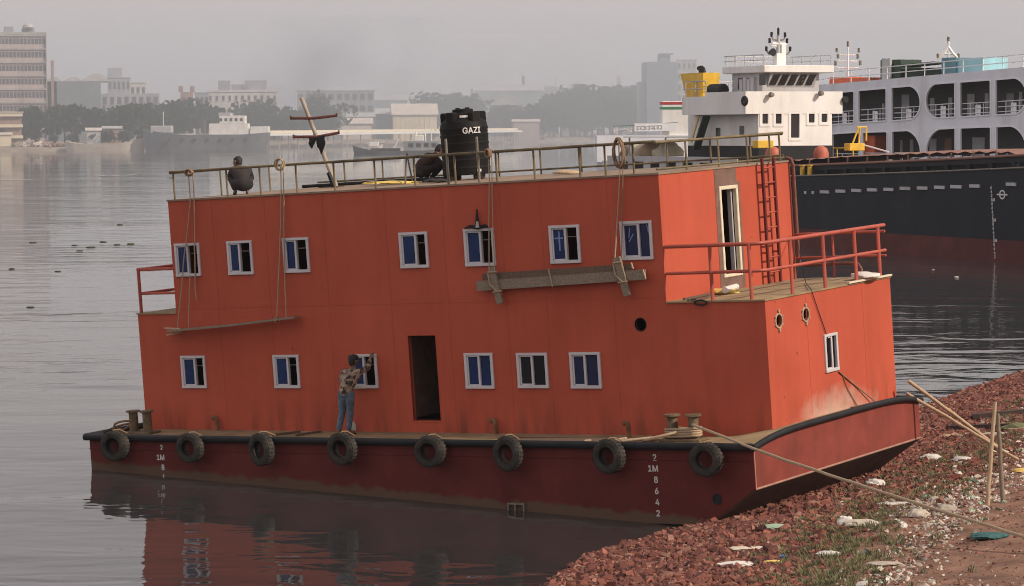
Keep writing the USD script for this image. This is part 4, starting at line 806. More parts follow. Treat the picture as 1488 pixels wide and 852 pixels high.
def plank(name, u0, v0, u1, v1, w, h, mat, label, cat='plank', dz=.06): return solo(name, bar(bp(u0, v0) + (0, 0, dz), bp(u1, v1) + (0, 0, dz), w, h), mat, label, cat)
plank('timber_beam', 1413, 612, 1496, 604, .16, .12, 'rake_brown', 'upper of two dark beams lying behind the stakes', 'beam', .10)
plank('timber_beam', 1378, 627, 1470, 624, .14, .10, 'rake_brown', 'lower dark beam behind the stakes, under the slanting poles', 'beam', .08)
plank('timber_plank', 1466, 629, 1492, 628, .16, .06, 'wood_pale', 'short pale plank below the dark beams at the right edge')
def stake(u0, v0, u1, v1, r0, r1, label, mat, seed):
    a = bp(u0, v0); d = ray(u1, v1); e = EYEP + d * ((a[1] + .15) / d[1]); return solo('wooden_stake', tube(wob([a - (0, 0, .1), a * .5 + e * .5, e], .012, 9, seed), np.linspace(r0, r1, 9), 8), mat, label, 'stake', smooth=60)
stake(1434, 735, 1446, 584, 0.036, .030, 'pale leaning stake, left of the two on the bank', 'wood_pale', 3)
stake(1458, 730, 1450, 601, 0.042, .030, 'darker leaning stake, right of the two on the bank', 'wood_grey', 4)
e1 = bp(1462, 668) + (0, 0, .12); e2 = bp(1480, 676) + (0, 0, .10)
solo('slanting_pole', tube(wob([BF.w((HL - .15, HW - .05, .42)), e1], .01, 12, 6), np.linspace(.036, .032, 12), 8), 'wood_pale', 'upper pale pole slanting from the hull corner to the rubble', 'pole', smooth=60)
solo('slanting_pole', tube(wob([BF.w((HL - .1, HW - .25, .20)), e2], .02, 14, 7), np.linspace(.034, .028, 14), 8), 'wood_pale', 'lower pale pole slanting from the hull corner past the stakes', 'pole', smooth=60)
# floating weed on the river and drifting foam
FWL = ['dark floating weed clump low on the open river, third nearest to the barge corner', 'nearest dark floating weed clump, low at the left of the open river', 'lone dark weed clump at the left, level with the upper windows'] + ['dark weed clump in the loose row drifting left of the barge'] * 4 + ['dark weed clump drifting alone, farthest right above the row', 'dark weed clump at the right end of the drifting row', 'dark weed clump closest to the left edge of the photo', '', '', 'small dark floating object just left of the roof railing', 'small dark weed clump right of the middle of the drifting row']
for i, (u, v, r) in enumerate(((84, 395, .22), (44, 447, .20), (48, 353, .3), (132, 360, .35), (108, 357, .22), (116, 365, .25), (150, 352, .3), (174, 327, .3), (190, 355, .3), (17, 391, .2), (1390, 403, .14), (1356, 392, .1), (250, 259, .5), (170, 356, .25))):
    p = ground_at(u, v, 0.0); m = crumple((p[0], p[1], .01), (r * .62, r * .55, r * .24), 60 + i, .6)
    white = i in (10, 11)
    solo('floating_scrap' if white else 'floating_weed', m, 'plastic_white' if white else 'hyacinth', ['white scrap floating right of the barge, before the dark ship', 'smaller white scrap floating near the dark ship'][i - 10] if white else FWL[i], 'scrap' if white else 'floating weed', None if white else 'weed clumps drifting on the river', smooth=True)
# ------------------------------------------------------------------ the dark cargo ship moored behind the barge
SA = math.radians(27.0)
SF = Frame(np.array([[math.sin(SA), math.cos(SA), 0], [-math.cos(SA), math.sin(SA), 0], [0, 0, 1.0]]), (20.2, 137.5, 0.0))    # x to the bow, y inboard
ship = thing('cargo_ship', 'black and dark red cargo ship with white wheelhouse moored behind the barge', 'cargo ship', SF.M)
def sheer(s): return 4.36 + .0300 * s + .00035 * max(0.0, s + 4) ** 2
BEAM = 8.6
ss = np.concatenate([[-34, -33.6, -32.5, -30], np.linspace(-26, 22, 13), [26, 30, 33, 35.5]])
def off(s): return 0.0 if -30 < s < 22 else (1.2 * ((-30 - s) / 4) ** 2 if s < 0 else 4.2 * ((s - 22) / 13.5) ** 2)
def ring_shell(z0f, z1f, name, mat, cap):
    loop = [(s, off(s)) for s in ss] + [(s, BEAM - off(s)) for s in ss[::-1]]; n = len(loop)
    v = [(s, y, z0f(s)) for s, y in loop] + [(s, y, z1f(s)) for s, y in loop]; f = []
    for i in range(n): j = (i + 1) % n; f += [[i, j, n + j], [i, n + j, n + i]]
    if cap:
        m = len(ss)
        for i in range(m - 1): a, b, c, e = i, i + 1, n - 2 - i, n - 1 - i; f += [[n + a, n + b, n + c], [n + a, n + c, n + e]]
    part(name, trimesh.Trimesh(v, f, process=False), mat, ship)
ring_shell(lambda s: -2.0, lambda s: 1.12, 'lower_hull', 'ship_red', False)
ring_shell(lambda s: 1.12, lambda s: sheer(s), 'upper_hull', 'ship_black', True)
def sp(u, v, axis=1, val=0.0): return SF.on(u, v, axis, val)
part('sheer_edge', tube([(s, off(s) - .02, sheer(s)) for s in ss], .045, 6), 'steel_grey', ship, label='worn pale top edge of the hull')
# bulwark set back along the hatch, with freeing ports between stanchions
bz = [(s, .45, sheer(s)) for s in np.linspace(-14, 12.5, 12)]
top = lambda s: sheer(s) + .62 + .002 * s
cw = [(s, top(s)) for s in np.linspace(-14, 12.5, 12)]; lowc = [(s, sheer(s) + .30) for s in np.linspace(12.5, -14, 12)]
part('coaming', place(slab(Polygon(cw + lowc), .12), [(1, 0, 0), (0, 1, 0), (0, 0, 1)], (0, .5, 0)), 'ship_dark', ship)
part('coaming', place(slab(Polygon([(s, sheer(s) - .02) for s in np.linspace(-14, 12.5, 12)] + [(s, sheer(s) + .31) for s in np.linspace(12.5, -14, 12)]), .1), [(1, 0, 0), (0, 1, 0), (0, 0, 1)], (0, 1.0, 0)), 'ship_black', ship)
for s in np.linspace(-13.8, 12.3, 15): part('stanchion', bar((s, .55, sheer(s)), (s, .55, sheer(s) + .32), .28, .28, up=(1, 0, 0)), 'ship_black', ship)
part('coaming_rail', tube([(s, .46, top(s)) for s in np.linspace(-14, 12.5, 10)], .07, 6), 'hatch_brown', ship)
# arched hatch covers
hs = np.linspace(-13.4, 10, 40)
hv = [(s, y, top(s) + .12 + .42 * (math.sin((s + 13.4) / 23.4 * PI)) ** .5 * (1 - ((y - 4.3) / 4) ** 2 * .5) + .05 * math.cos(s * 5.4)) for s in hs for y in np.linspace(.9, 7.7, 9)]
hf = []
for i in range(39):
    for j in range(8): a = i * 9 + j; hf += [[a, a + 9, a + 10], [a, a + 10, a + 1]]
part('hatch_cover', trimesh.Trimesh(hv, hf, process=False), 'hatch_brown', ship, smooth=True)
for k in range(12): 
    s = -12.4 + k * 1.9; part('hatch_batten', bar((s, .85, top(s) - .1), (s, .85, top(s) + .34), .10, .05, up=(0, 1, 0)), 'hatch_brown', ship)
part('folded_hatch', bar((12.9, .5, sheer(12.9) + .45), (17.5, .6, sheer(17.5) + 1.0), .5, .35), 'steel_grey', ship)
part('winch', [lathe([(0, -.5), (.5, -.5), (.5, -.42), (.28, -.42), (.28, .42), (.5, .42), (.5, .5), (0, .5)], 14, 'y', (15.0, 1.4, sheer(15) + 1.1))], 'yellow_paint', ship)
part('forecastle_rail', tube([(13.2, .6, sheer(13) + .5), (14.5, .6, sheer(14.5) + 1.1), (18, .8, sheer(18) + 1.6)], .09, 6), 'cream', ship)
# weld-on plates along the side, draught figures and load line
for u, v, w in ((1171, 280, 3), (1182, 280, 3), (1199, 279, 13), (1222, 278, 14), (1245, 277, 14), (1268, 276, 14), (1292, 275.5, 14), (1316, 274, 15), (1341, 273.5, 15), (1366, 272.5, 15), (1390, 271.5, 16), (1417, 270.5, 15), (1470, 268, 14)):
    a, b = sp(u - w / 2, v), sp(u + w / 2, v); part('side_plate', bx(a[0], b[0], -.06, .0, (a[2] + b[2]) / 2 - .085, (a[2] + b[2]) / 2 + .085), 'ship_grey', ship)
def ship_text(t, s, z, h): 
    m = meshkit.text_mesh(t, h, .01, bold=True); b = m.bounds; m.apply_translation([-(b[0, 0] + b[1, 0]) / 2, -h / 2, 0]); part('draught_mark', place(m, [(1, 0, 0), (0, 0, 1), (0, -1, 0)], (s, -.006, z)), 'mark_white', ship)
dm = ['6', '4', '2', '4M', '8', '6', '4', '2', '3M', '8', '6', '4', '2', '2M', '8', '6', '4', '2']
for i, t in enumerate(dm):
    q = sp(1440.5 + i * .32 + (1.5 if 'M' in t else 0), 272.5 + i * 5.92); ship_text(t, q[0], q[2], .16)
q = sp(1456.5, 283); part('load_line', [place(lathe([(.17, 0), (.17, -.012), (.24, -.012), (.24, 0)], 20, 'y'), [(1, 0, 0), (0, 1, 0), (0, 0, 1)], (q[0], -.002, q[2]))], 'mark_white', ship); part('load_line', bx(q[0] - .42, q[0] + .42, -.014, -.002, q[2] - .035, q[2] + .035), 'mark_white', ship); part('load_line', bx(q[0] - .42, q[0] - .20, -.016, -.002, q[2] - .035, q[2] + .035), 'mark_white', ship)
for u in (1166, 1177): q = sp(u, 252, 1, .25); part('mooring_bollard', lathe([(0, -.2), (.14, -.2), (.14, .52), (.19, .55), (.19, .6), (0, .6)], 12, 'z', (q[0], .25, sheer(q[0]))), 'yellow_paint', ship, smooth=40)
# wheelhouse: lower house, bridge deck, wheelhouse proper
S0 = -15.4                                                # the plane of the house front
def hf_(u, v): q = SF.on(u, v, 0, S0); return q[1], q[2]
yl, _ = hf_(1102, 190); yr, _ = hf_(1209, 190); zt = hf_(1150, 166)[1]; zb = hf_(1150, 212)[1]; wl, _ = hf_(1083, 150); wr, _ = hf_(1224, 150); zw = hf_(1150, 133)[1]
XA = SF.on(1000, 190, 1, yl)[0]; XB = SF.on(991, 150, 1, wl)[0]; LEN = S0 - XA
FRW = [(0, 1, 0), (-1, 0, 0), (0, 0, 1)]
def front_panel(u0, u1, v0, v1, holes, name, mat, x=S0, th=.12):
    p = rect(hf_(u0, v0)[0], hf_(u1, v0)[0], hf_(0 + (u0 + u1) / 2, v1)[1], hf_((u0 + u1) / 2, v0)[1])
    for a, b, c, e in holes: p = p.difference(rect(hf_(a, c)[0], hf_(b, c)[0], hf_((a + b) / 2, e)[1], hf_((a + b) / 2, c)[1]).buffer(-.06).buffer(.06))
    part(name, place(slab(p, th), FRW, (x, 0, 0)), mat, ship)
FH = [(1107.5, 1116, 165, 180), (1127, 1135.5, 165, 180), (1149, 1161.5, 162.5, 200.5), (1175, 1183.5, 163, 178.5), (1193.5, 1202, 162, 177.5)]
front_panel(1102, 1209, 165.8, 212, [h for h in FH], 'house_front', 'ship_white')
for h in FH:
    ya, za = hf_(h[0], h[3]); yb, zc = hf_(h[1], h[2]); w = holder('door' if h[3] > 195 else 'window', ship)
    part('pane', bx(S0 - .09, S0 - .06, ya - .05, yb + .05, za - .05, zc + .05), 'window_dark', w)
    o, i_ = rect(ya - .13, yb + .13, za - .13, zc + .13).buffer(.05), rect(ya, yb, za, zc).buffer(-.06).buffer(.06)
    part('frame', place(slab(o.difference(i_), .04), FRW, (S0 + .035, 0, 0)), 'ship_white', w)
front_panel(1083, 1224, 133, 165.6, [], 'bridge_front', 'ship_white', S0 + .03)
part('house_base', bx(S0 - LEN, S0 + .06, yl - .02, yr + .02, 4.0, zb), 'ship_dark', ship)
part('house_side', bx(S0 - LEN, S0 - .121, yl, yr, zb, zt), 'ship_white', ship)
part('bridge_deck', bx(XB, S0 - .10, wl + .01, wr - .01, zt, zw - .25), 'ship_white', ship)
part('bridge_bulwark', bx(S0 - 4.6, S0 - .10, wl + .012, wl + .10, zw - .25, zw), 'ship_white', ship); part('bridge_bulwark', bx(S0 - 4.6, S0 - .10, wr - .10, wr - .012, zw - .25, zw), 'ship_white', ship)
# side windows of the lower house (in the shade)
for u, v0, v1 in ((1018.5, 187, 199), (1044, 186, 198.5), (1078.5, 183, 196)):
    a, b = sp(u - 3.6, v1, 1, yl), sp(u + 3.6, v0, 1, yl); w = holder('window', ship)
    part('pane', bx(a[0], b[0], yl - .012, yl - .002, a[2], b[2]), 'window_dark', w); part('frame', place(slab(rect(a[0] - .07, b[0] + .07, a[2] - .07, b[2] + .07).difference(rect(a[0], b[0], a[2], b[2])), .03), [(1, 0, 0), (0, 1, 0), (0, 0, 1)], (0, yl - .03, 0)), 'ship_white', w)
# wheelhouse proper with a forward raking window band
y0, _ = hf_(1121, 120); y1, _ = hf_(1189, 120); zr0 = hf_(1150, 126)[1]; zr1 = hf_(1150, 106)[1]; XW = S0 - .25
part('wheelhouse', bx(XW - 3.6, XW - .2, y0 - .35, y1 + .35, zw - .2, zr1), 'ship_grey', ship)
def rakep(y, z): k = (z - zr0) / (zr1 - zr0); return (XW - .18 + .34 * k, y, z)
band = trimesh.convex.convex_hull(np.array([rakep(y0 - .02 * 0, zr0 - .45), rakep(y1, zr0 - .45), rakep(y0, zr1), rakep(y1, zr1), (XW - .6, y0, zr0 - .45), (XW - .6, y1, zr0 - .45), (XW - .6, y0, zr1), (XW - .6, y1, zr1)]))
part('window_band', band, 'ship_grey', ship)
for k in range(5):
    c = y0 + (y1 - y0) * (.115 + .1925 * k); hw = (y1 - y0) * .068; za, zc = zr0 + .10, zr1 - .10; sl = .10
    pts = [rakep(c - hw - sl, za), rakep(c + hw - sl, za), rakep(c + hw + sl, zc), rakep(c - hw + sl, zc)]
    o = np.array([.05, 0, .0]); part('bridge_window', trimesh.convex.convex_hull(np.array([np.array(p) + o for p in pts] + [np.array(p) - o for p in pts])), 'window_dark', ship)
ra, rb = hf_(1109, 100)[0], hf_(1211, 100)[0]; zq0, zq1 = hf_(1150, 106)[1], hf_(1150, 95)[1]
part('wheelhouse_roof', bx(XW - 4.4, XW + .35, ra, rb, zq0 + .01, zq1, .04), 'ship_white', ship)
for u, w_, v0, v1 in ((1077, 4.5, 113, 130), (1108, 4.5, 108, 124)):
    a, b = sp(u - w_, v1, 1, y0 - .36), sp(u + w_, v0, 1, y0 - .36); part('bridge_window', bx(a[0], b[0], y0 - .375, y0 - .352, a[2], b[2]), 'window_dark', ship)
for i in range(4): part('locker', bx(XW - 2.5 + i * .42, XW - 2.15 + i * .42, y0 - .55, y0 - .36, zw - .2, zw + .75 + .1 * (i % 2)), 'ship_grey', ship)
def srail(pts, h, n, r=.035, mat='ship_grey', mids=(.5,)):
    p = np.array(pts, float); g = holder('railing', ship); part('top_rail', tube(p + (0, 0, h), r, 6), mat, g)
    for m_ in mids: part('mid_rail', tube(p + (0, 0, h * m_), r * .8, 6), mat, g)
    d = np.concatenate([[0], np.cumsum(np.linalg.norm(np.diff(p, axis=0), axis=1))])
    for t in np.linspace(0, d[-1], n): q = np.array([np.interp(t, d, p[:, k]) for k in range(3)]); part('post', rod(q, q + (0, 0, h), r, 6), mat, g)
srail([(XW + .1, ra + .1, zq1), (XW - 4.3, ra + .1, zq1), (XW - 4.3, rb - .1, zq1), (XW + .1, rb - .1, zq1)], .62, 14, .03)
srail([(S0 - 4.6, wl + .05, zw - .25), (XB + .1, wl + .05, zw - .25), (XB + .1, wr - .05, zw - .25)], .95, 9, .035)
srail([(S0 - 5, yr + .3, 4.4), (S0 + .5, yr + 1.2, 4.5)], 1.1, 5, .05, 'yellow_paint')
# radar mast
MX = XW - 1.4; my = (y0 + y1) / 2 - .12; zm = zq1
def hz(v): return hf_(1140, v)[1]
part('mast_base', bx(MX - .25, MX + .25, my - .28, my + .32, zm, zm + .75, .03), 'ship_white', ship)
part('mast', rod((MX, my, zm), (MX, my, hz(50)), .17, 10, .10), 'ship_grey', ship, smooth=50)
part('mast_front', bx(MX + .10, MX + .22, my + .10, my + .42, zm, hz(63), .02), 'ship_white', ship)
for v, w, mt in ((78, .85, 'steel_grey'), (66, .62, 'ship_white'), (57, .48, 'steel_grey')):
    z = hz(v); part('yard', tube([(MX, my - w, z + .22), (MX, my - w * .8, z + .02), (MX, my, z), (MX, my + w * .8, z + .02), (MX, my + w, z + .22)], .05, 6), mt, ship)
    for sg in (-1, 1): part('mast_lamp', lathe([(0, 0), (.08, 0), (.08, .26), (0, .30)], 8, 'z', (MX, my + sg * w, z + .2)), 'ship_dark', ship)
part('mast_lamp', lathe([(0, 0), (.07, 0), (.07, .42), (0, .5)], 8, 'z', (MX, my, hz(50))), 'ship_dark', ship)
part('horn', lathe([(0, -.2), (.12, -.2), (.24, .12), (0, .12)], 12, 'x', (MX + .2, my - .58, hz(75))), 'ship_dark', ship, smooth=50)
part('radar_scanner', bx(MX - .05, MX + .1, my - .5, my + .5, hz(64), hz(64) + .14, .03), 'ship_white', ship)
for y, z in ((hf_(1117, 138)), (hf_(1189, 136))): part('searchlight', lathe([(0, -.12), (.17, -.14), (.13, .10), (0, .12)], 12, 'x', (S0 + .35, y, z)), 'steel_grey', ship, smooth=40)
part('life_ring', lathe([(.12, -.08), (.28, -.08), (.32, 0), (.28, .08), (.12, .08), (.12, -.08)], 16, 'y', tuple(sp(1082, 147, 1, wl - .15))), 'ship_dark', ship, smooth=50)
part('speaker_box', lathe([(0, -.1), (.2, -.12), (.2, .12), (0, .12)], 12, 'x', (S0 + .1, wr + .12, hf_(1224, 145)[1])), 'ship_dark', ship)
# yellow funnel, raft canister and the poop
FX = S0 - 6.6; FN = holder('funnel', ship)
fa, fb = SF.on(1021, 120, 0, FX), SF.on(1044, 106, 0, FX); fl = 1.9; ft = fb[2]; fbz = zw - .4; yA, yB = fa[1], fb[1]
part('casing', trimesh.convex.convex_hull(np.array([(FX - (0 if i else fl), y, z) for i in (0, 1) for y in (yA, yB) for z in (fbz, ft - .55)] + [(FX + (.10 if i else -fl - .75), y + s * .02, ft) for i in (0, 1) for y, s in ((yA, -1), (yB, 1))])), 'yellow_paint', FN)
for k in range(3): part('exhaust', tube([(FX - .5 - .5 * k, (yA + yB) / 2 - .2 + .2 * k, ft - .1), (FX - .5 - .5 * k, (yA + yB) / 2 - .2 + .2 * k, ft + .22), (FX - .75 - .5 * k, (yA + yB) / 2 - .2 + .2 * k, ft + .34)], .14, 8), 'ship_dark', FN, smooth=50)
LR = SF.on(1043, 131, 1, wl + .9); part('raft_canister', tube([(LR[0] - .85, wl + .9, LR[2]), (LR[0] - .7, wl + .9, LR[2]), (LR[0] + .7, wl + .9, LR[2]), (LR[0] + .85, wl + .9, LR[2])], [.25, .38, .38, .25], 14), 'ship_dark', ship, smooth=40)
part('raft_cradle', bx(LR[0] - .7, LR[0] + .7, wl + .6, wl + 1.2, LR[2] - .62, LR[2] - .36), 'ship_grey', ship)
part('poop_deck', bx(-33.2, S0 - LEN - .02, .6, BEAM - .6, 4.0, 4.15), 'ship_grey', ship)
pb = rect(-31, S0 + .2, 3.3, 5.1)
for k in range(7): pb = pb.difference(rect(-29.5 + k * 2.0, -28.3 + k * 2.0, 4.25, 4.75))
part('poop_bulwark', place(slab(pb, .08), [(1, 0, 0), (0, 1, 0), (0, 0, 1)], (0, .10, .0)), 'ship_grey', ship)
part('poop_backing', bx(-31, S0, .62, .66, 4.16, 5.0), 'ship_dark', ship)
g = SF.on(1024, 175, 1, yl - .4); part('stair', bar((g[0] - .9, yl - .45, zb - .2), (g[0] + .3, yl - .45, zt - .1), .5, .12), 'green_dark', ship); part('stair_rail', bar((g[0] - 1.0, yl - .75, zb + .2), (g[0] + .2, yl - .75, zt + .5), .06, .10), 'yellow_paint', ship)
for k, (u, v, r, mt) in enumerate(((935, 211, .8, 'cream'), (952, 209, .9, 'wood_pale'), (972, 208, .8, 'cream'), (920, 217, .7, 'steel_grey'))):
    q = SF.on(u, v, 1, 3.0); solo('cargo_sack', crumple(SF.w((q[0], 3.0, 5.2)), (r, .8, .75), 70 + k, .8), mt, ['beige covered sack on the stern of the cargo ship, second from the left', 'tan covered sack in the middle of the ship stern', 'beige covered sack nearest the ship house', 'grey sack leftmost on the ship stern'][k], 'sack', smooth=True)
part('awning', bx(-30.5, -25.0, 1.0, 6.5, 6.25, 6.33), 'ship_white', ship)
for x_ in (-30, -25.4): part('awning_post', rod((x_, 1.2, 4.1), (x_, 1.2, 6.25), .06, 6), 'ship_grey', ship)
for u, v in ((1123, 222), (1193, 221)):
    q = SF.on(u, v, 0, S0 + 1.4); part('mushroom_vent', lathe([(.0, -1.2), (.3, -1.2), (.3, -.30), (.47, -.30), (.47, .0), (.36, .27), (.15, .40), (0, .43)], 18, 'z', (S0 + 1.4, q[1], q[2] - .05)), 'vent_red', ship, smooth=40)
for u, v in ((1110, 208), (1243, 212)):
    q = SF.on(u, v, 0, S0 + 2.2); part('deck_locker', bx(S0 + 1.8, S0 + 2.4, q[1] - .55, q[1] + .55, q[2] - .3, q[2] + .15, .03), 'yellow_paint', ship)
q = SF.on(1247, 203, 0, S0 + 2.0); g = holder('gangway', ship)
for a, b in (((-.55, -.55), (.05, 1.35)), ((.0, -.9), (.15, 1.35)), ((.65, -.1), (.65, 1.35))): part('leg', rod((S0 + 2, q[1] + a[0] * .9, q[2] + a[1] * .8), (S0 + 2, q[1] + b[0] * .9, q[2] + b[1] * .55), .06, 6), 'yellow_paint', g)
part('crossbar', rod((S0 + 2, q[1] - .1, q[2] + .74), (S0 + 2, q[1] + .6, q[2] + .74), .05, 6), 'yellow_paint', g); part('chute', bar((S0 + 2, q[1] + .1, q[2] - .25), (S0 + 3.3, q[1] + 1.3, q[2] - .75), .35, .06), 'ship_white', g)
# ------------------------------------------------------------------ grey passenger ferry behind it
FA = math.radians(50.0)
FF = Frame(np.array([[math.cos(FA), math.sin(FA), 0], [-math.sin(FA), math.cos(FA), 0], [0, 0, 1.0]]), (28.4, 200.0, 0.0))
ferry = thing('passenger_ferry', 'grey passenger ferry with arched gallery openings behind the dark ship', 'ferry', FF.M)
def fq(u, v): q = FF.on(u, v, 1, 0.0); return q[0], q[2]
def fpoly(pts): return Polygon([fq(*p) for p in pts])
outer = fpoly([(1150, 127.5), (1190, 123.5), (1270, 116.8), (1380, 107), (1488, 97.5), (1560, 91), (1560, 262), (1150, 262)])
def opening(u0, u1, t0, t1, b0, b1, rl, rr):
    """four corners in the photo's terms, then rounded on one side."""
    p = fpoly([(u0, t0), (u1, t1), (u1, b1), (u0, b0)])
    x0, x1 = fq(u0, t0)[0], fq(u1, t1)[0]; hh = (fq(u0, t0)[1] - fq(u0, b0)[1]) / 2
    if rl or rr:
        r = min(hh * .97, (x1 - x0) * .8); cxr = x1 - r if rr else x0 + r; zt_ = (fq(u0, t0)[1] + fq(u1, t1)[1]) / 2; zb_ = (fq(u0, b0)[1] + fq(u1, b1)[1]) / 2
        e = __import__('shapely').affinity.scale(__import__('shapely').geometry.Point(cxr, (zt_ + zb_) / 2).buffer(1.0, 16), r, (zt_ - zb_) / 2 * 1.02)
        keep = unary_union([e, rect(x0 - 1 if rr else cxr, cxr if rr else x1 + 1, zb_ - 1, zt_ + 1)]); p = p.intersection(keep)
    else: p = p.buffer(-.12).buffer(.12)
    return p
import shapely.affinity
OPN = [opening(1160, 1198, 141, 137.3, 183.5, 181, 0, 0), opening(1206, 1240.5, 136.5, 133.5, 180.5, 178.2, 0, 0), opening(1247.8, 1287.3, 132.6, 129.3, 177.6, 175, 0, 0), opening(1296, 1337, 128.3, 124.8, 174.9, 172, 0, 1), opening(1345.8, 1387, 124, 121, 171.6, 169.6, 1, 0), opening(1395.3, 1438.7, 120.3, 117.3, 169.3, 166.6, 0, 0), opening(1447, 1491, 117, 113, 166.3, 164, 0, 1), opening(1500, 1545, 113, 109, 164, 161, 1, 0)]
LOW = [opening(1210, 1248, 195.5, 193, 240, 239, 0, 0), opening(1254, 1288.5, 193.5, 192.2, 240, 239, 0, 0), opening(1296.7, 1337.5, 191.8, 189.6, 256, 254, 0, 1), opening(1346.5, 1387.5, 189.4, 187.4, 254, 252, 1, 0), opening(1396, 1439, 187, 185.6, 240, 239, 0, 0), opening(1448, 1491, 185.2, 183.6, 254, 252, 0, 1)]
wallp = outer
for o in OPN + LOW: wallp = wallp.difference(o)
part('side_shell', slab(wallp, .15), 'ferry_grey', ferry)
for o in OPN + LOW: part('opening_trim', place(slab(o.buffer(.10).difference(o.buffer(.0)), .05), [(1, 0, 0), (0, 1, 0), (0, 0, 1)], (0, -.045, 0)), 'ferry_trim', ferry)
X0, X1 = fq(1150, 200)[0], fq(1560, 200)[0]
def zline(uv0, uv1): (xa, za), (xb, zb_) = fq(*uv0), fq(*uv1); return lambda x: za + (zb_ - za) * (x - xa) / (xb - xa)
ztop = zline((1190, 123.5), (1488, 97.5)); zmid = zline((1209, 184), (1488, 169)); zlow = zline((1209, 240), (1488, 236))
def quadslab(zf, y0_, y1_, th, name, mat):
    v = [(x, y, zf(x) + dz) for x in (X0, X1) for y in (y0_, y1_) for dz in (0, -th)]; part(name, trimesh.convex.convex_hull(np.array(v)), mat, ferry)
quadslab(lambda x: ztop(x) - .25, .152, 12, .15, 'roof_deck', 'ferry_grey'); quadslab(lambda x: zmid(x) + .05, .152, 12, .2, 'gallery_deck', 'ferry_panel'); quadslab(lambda x: zlow(x) - .1, .152, 12, .2, 'main_deck', 'ferry_panel')
quadslab(lambda x: ztop(x) - .42, .3, 2.4, .08, 'ceiling_beam', 'ferry_panel')
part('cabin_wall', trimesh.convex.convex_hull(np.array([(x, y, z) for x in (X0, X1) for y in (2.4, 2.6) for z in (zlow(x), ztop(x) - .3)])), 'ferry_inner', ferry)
part('hull', bx(X0 - 6, X1 + 8, .02, 12, -1.5, 2.6), 'ferry_grey', ferry)
for u, w, t0, t1, m in ((1316, 9, 128, 180, 'ferry_panel'), (1355, 5, 133, 170, 'ferry_panel'), (1381, 4.5, 132, 170, 'ferry_panel'), (1411, 8, 127, 170, 'tin_grey'), (1434, 4, 126, 168, 'tin_grey'), (1468, 8, 126, 168, 'plaster_grey'), (1483, 3, 124, 166, 'tin_grey'), (1284, 3, 141, 178, 'ferry_panel'),
                        (1262, 5, 196, 236, 'ferry_panel'), (1278, 6, 196, 236, 'ferry_panel'), (1310, 3, 194, 236, 'tin_grey'), (1325, 4, 193, 236, 'tin_grey'), (1356, 8, 192, 236, 'ferry_panel'), (1378, 8, 191, 236, 'hatch_brown'), (1422, 14, 190, 236, 'ferry_panel')):
    q = FF.on(u, t1, 1, 2.35); q2 = FF.on(u, t0 + 4, 1, 2.35); sc_ = q[0]; dxw = w / 18.5 / .64
    part('cabin_door' if t0 < 185 else 'cabin_panel', bx(sc_ - dxw / 2, sc_ + dxw / 2, 2.30, 2.39, q[2], q2[2] - .3), m, ferry)
def bounds(o): b = o.bounds; return b
for k, o in enumerate(OPN):
    a, b_, c, e = o.bounds; g = holder('gallery_railing', ferry)
    for hgt in (.18, .55, .95): part('rail', rod((a + .05, .22, b_ + hgt), (c - .05, .22, b_ + hgt + (zmid(c) - zmid(a))), .035, 6), 'ferry_trim', g)
    for t in (.28, .5, .72): x = a + (c - a) * t; part('post', rod((x, .22, b_), (x, .22, b_ + .95), .03, 6), 'ferry_trim', g)
    part('panel', bx(a + (c - a) * .44, a + (c - a) * .62, .24, .27, b_, b_ + .85), 'ferry_trim', g)
for k, o in enumerate(LOW):
    a, b_, c, e = o.bounds; zz = zlow(a) + .9; g = holder('gallery_railing', ferry)
    for hgt in (.0, -.4): part('rail', rod((a + .05, .22, zz + hgt), (c - .05, .22, zz + hgt), .035, 6), 'ferry_trim', g)
    for t in (.3, .7): x = a + (c - a) * t; part('post', rod((x, .22, zz - .8), (x, .22, zz), .03, 6), 'ferry_trim', g)
g = holder('roof_railing', ferry)
for hgt in (.45, .95): part('rail', rod((X0, .3, ztop(X0) + hgt), (X1, .3, ztop(X1) + hgt), .04, 6), 'ferry_trim', g)
for x in np.arange(X0 + .5, X1, 1.9): part('post', rod((x, .3, ztop(x) - .2), (x, .3, ztop(x) + .95), .035, 6), 'ferry_trim', g)
def froof(u0, u1, vt, y, dep, name, mat, vb=None):
    a, b = FF.on(u0, vt, 1, y), FF.on(u1, vt, 1, y); part(name, bx(a[0], b[0], y, y + dep, ztop((a[0] + b[0]) / 2) - .3, (a[2] + b[2]) / 2, .03), mat, ferry)
froof(1279, 1309, 87, 3.0, 2.5, 'roof_shelter', 'green_dark'); froof(1314, 1366, 99, 3.2, 3, 'roof_shelter', 'green_dark')
part('awning', bar(tuple(FF.on(1311, 97, 1, 2.8)), tuple(FF.on(1369, 91, 1, 2.8)), 2.2, .14), 'green_dark', ferry)
froof(1368, 1389, 84, 2.0, 3.2, 'roof_cabin', 'ferry_teal'); froof(1389, 1428, 84, 2.2, 3.0, 'roof_cabin', 'ferry_cyan')
froof(1205, 1228, 112, 3, 2, 'raft_box', 'orange_paint'); froof(1228, 1262, 113, 3, 2, 'raft_box', 'orange_paint')
froof(1281, 1293, 85, 2.6, .3, 'light_board', 'tin_grey')
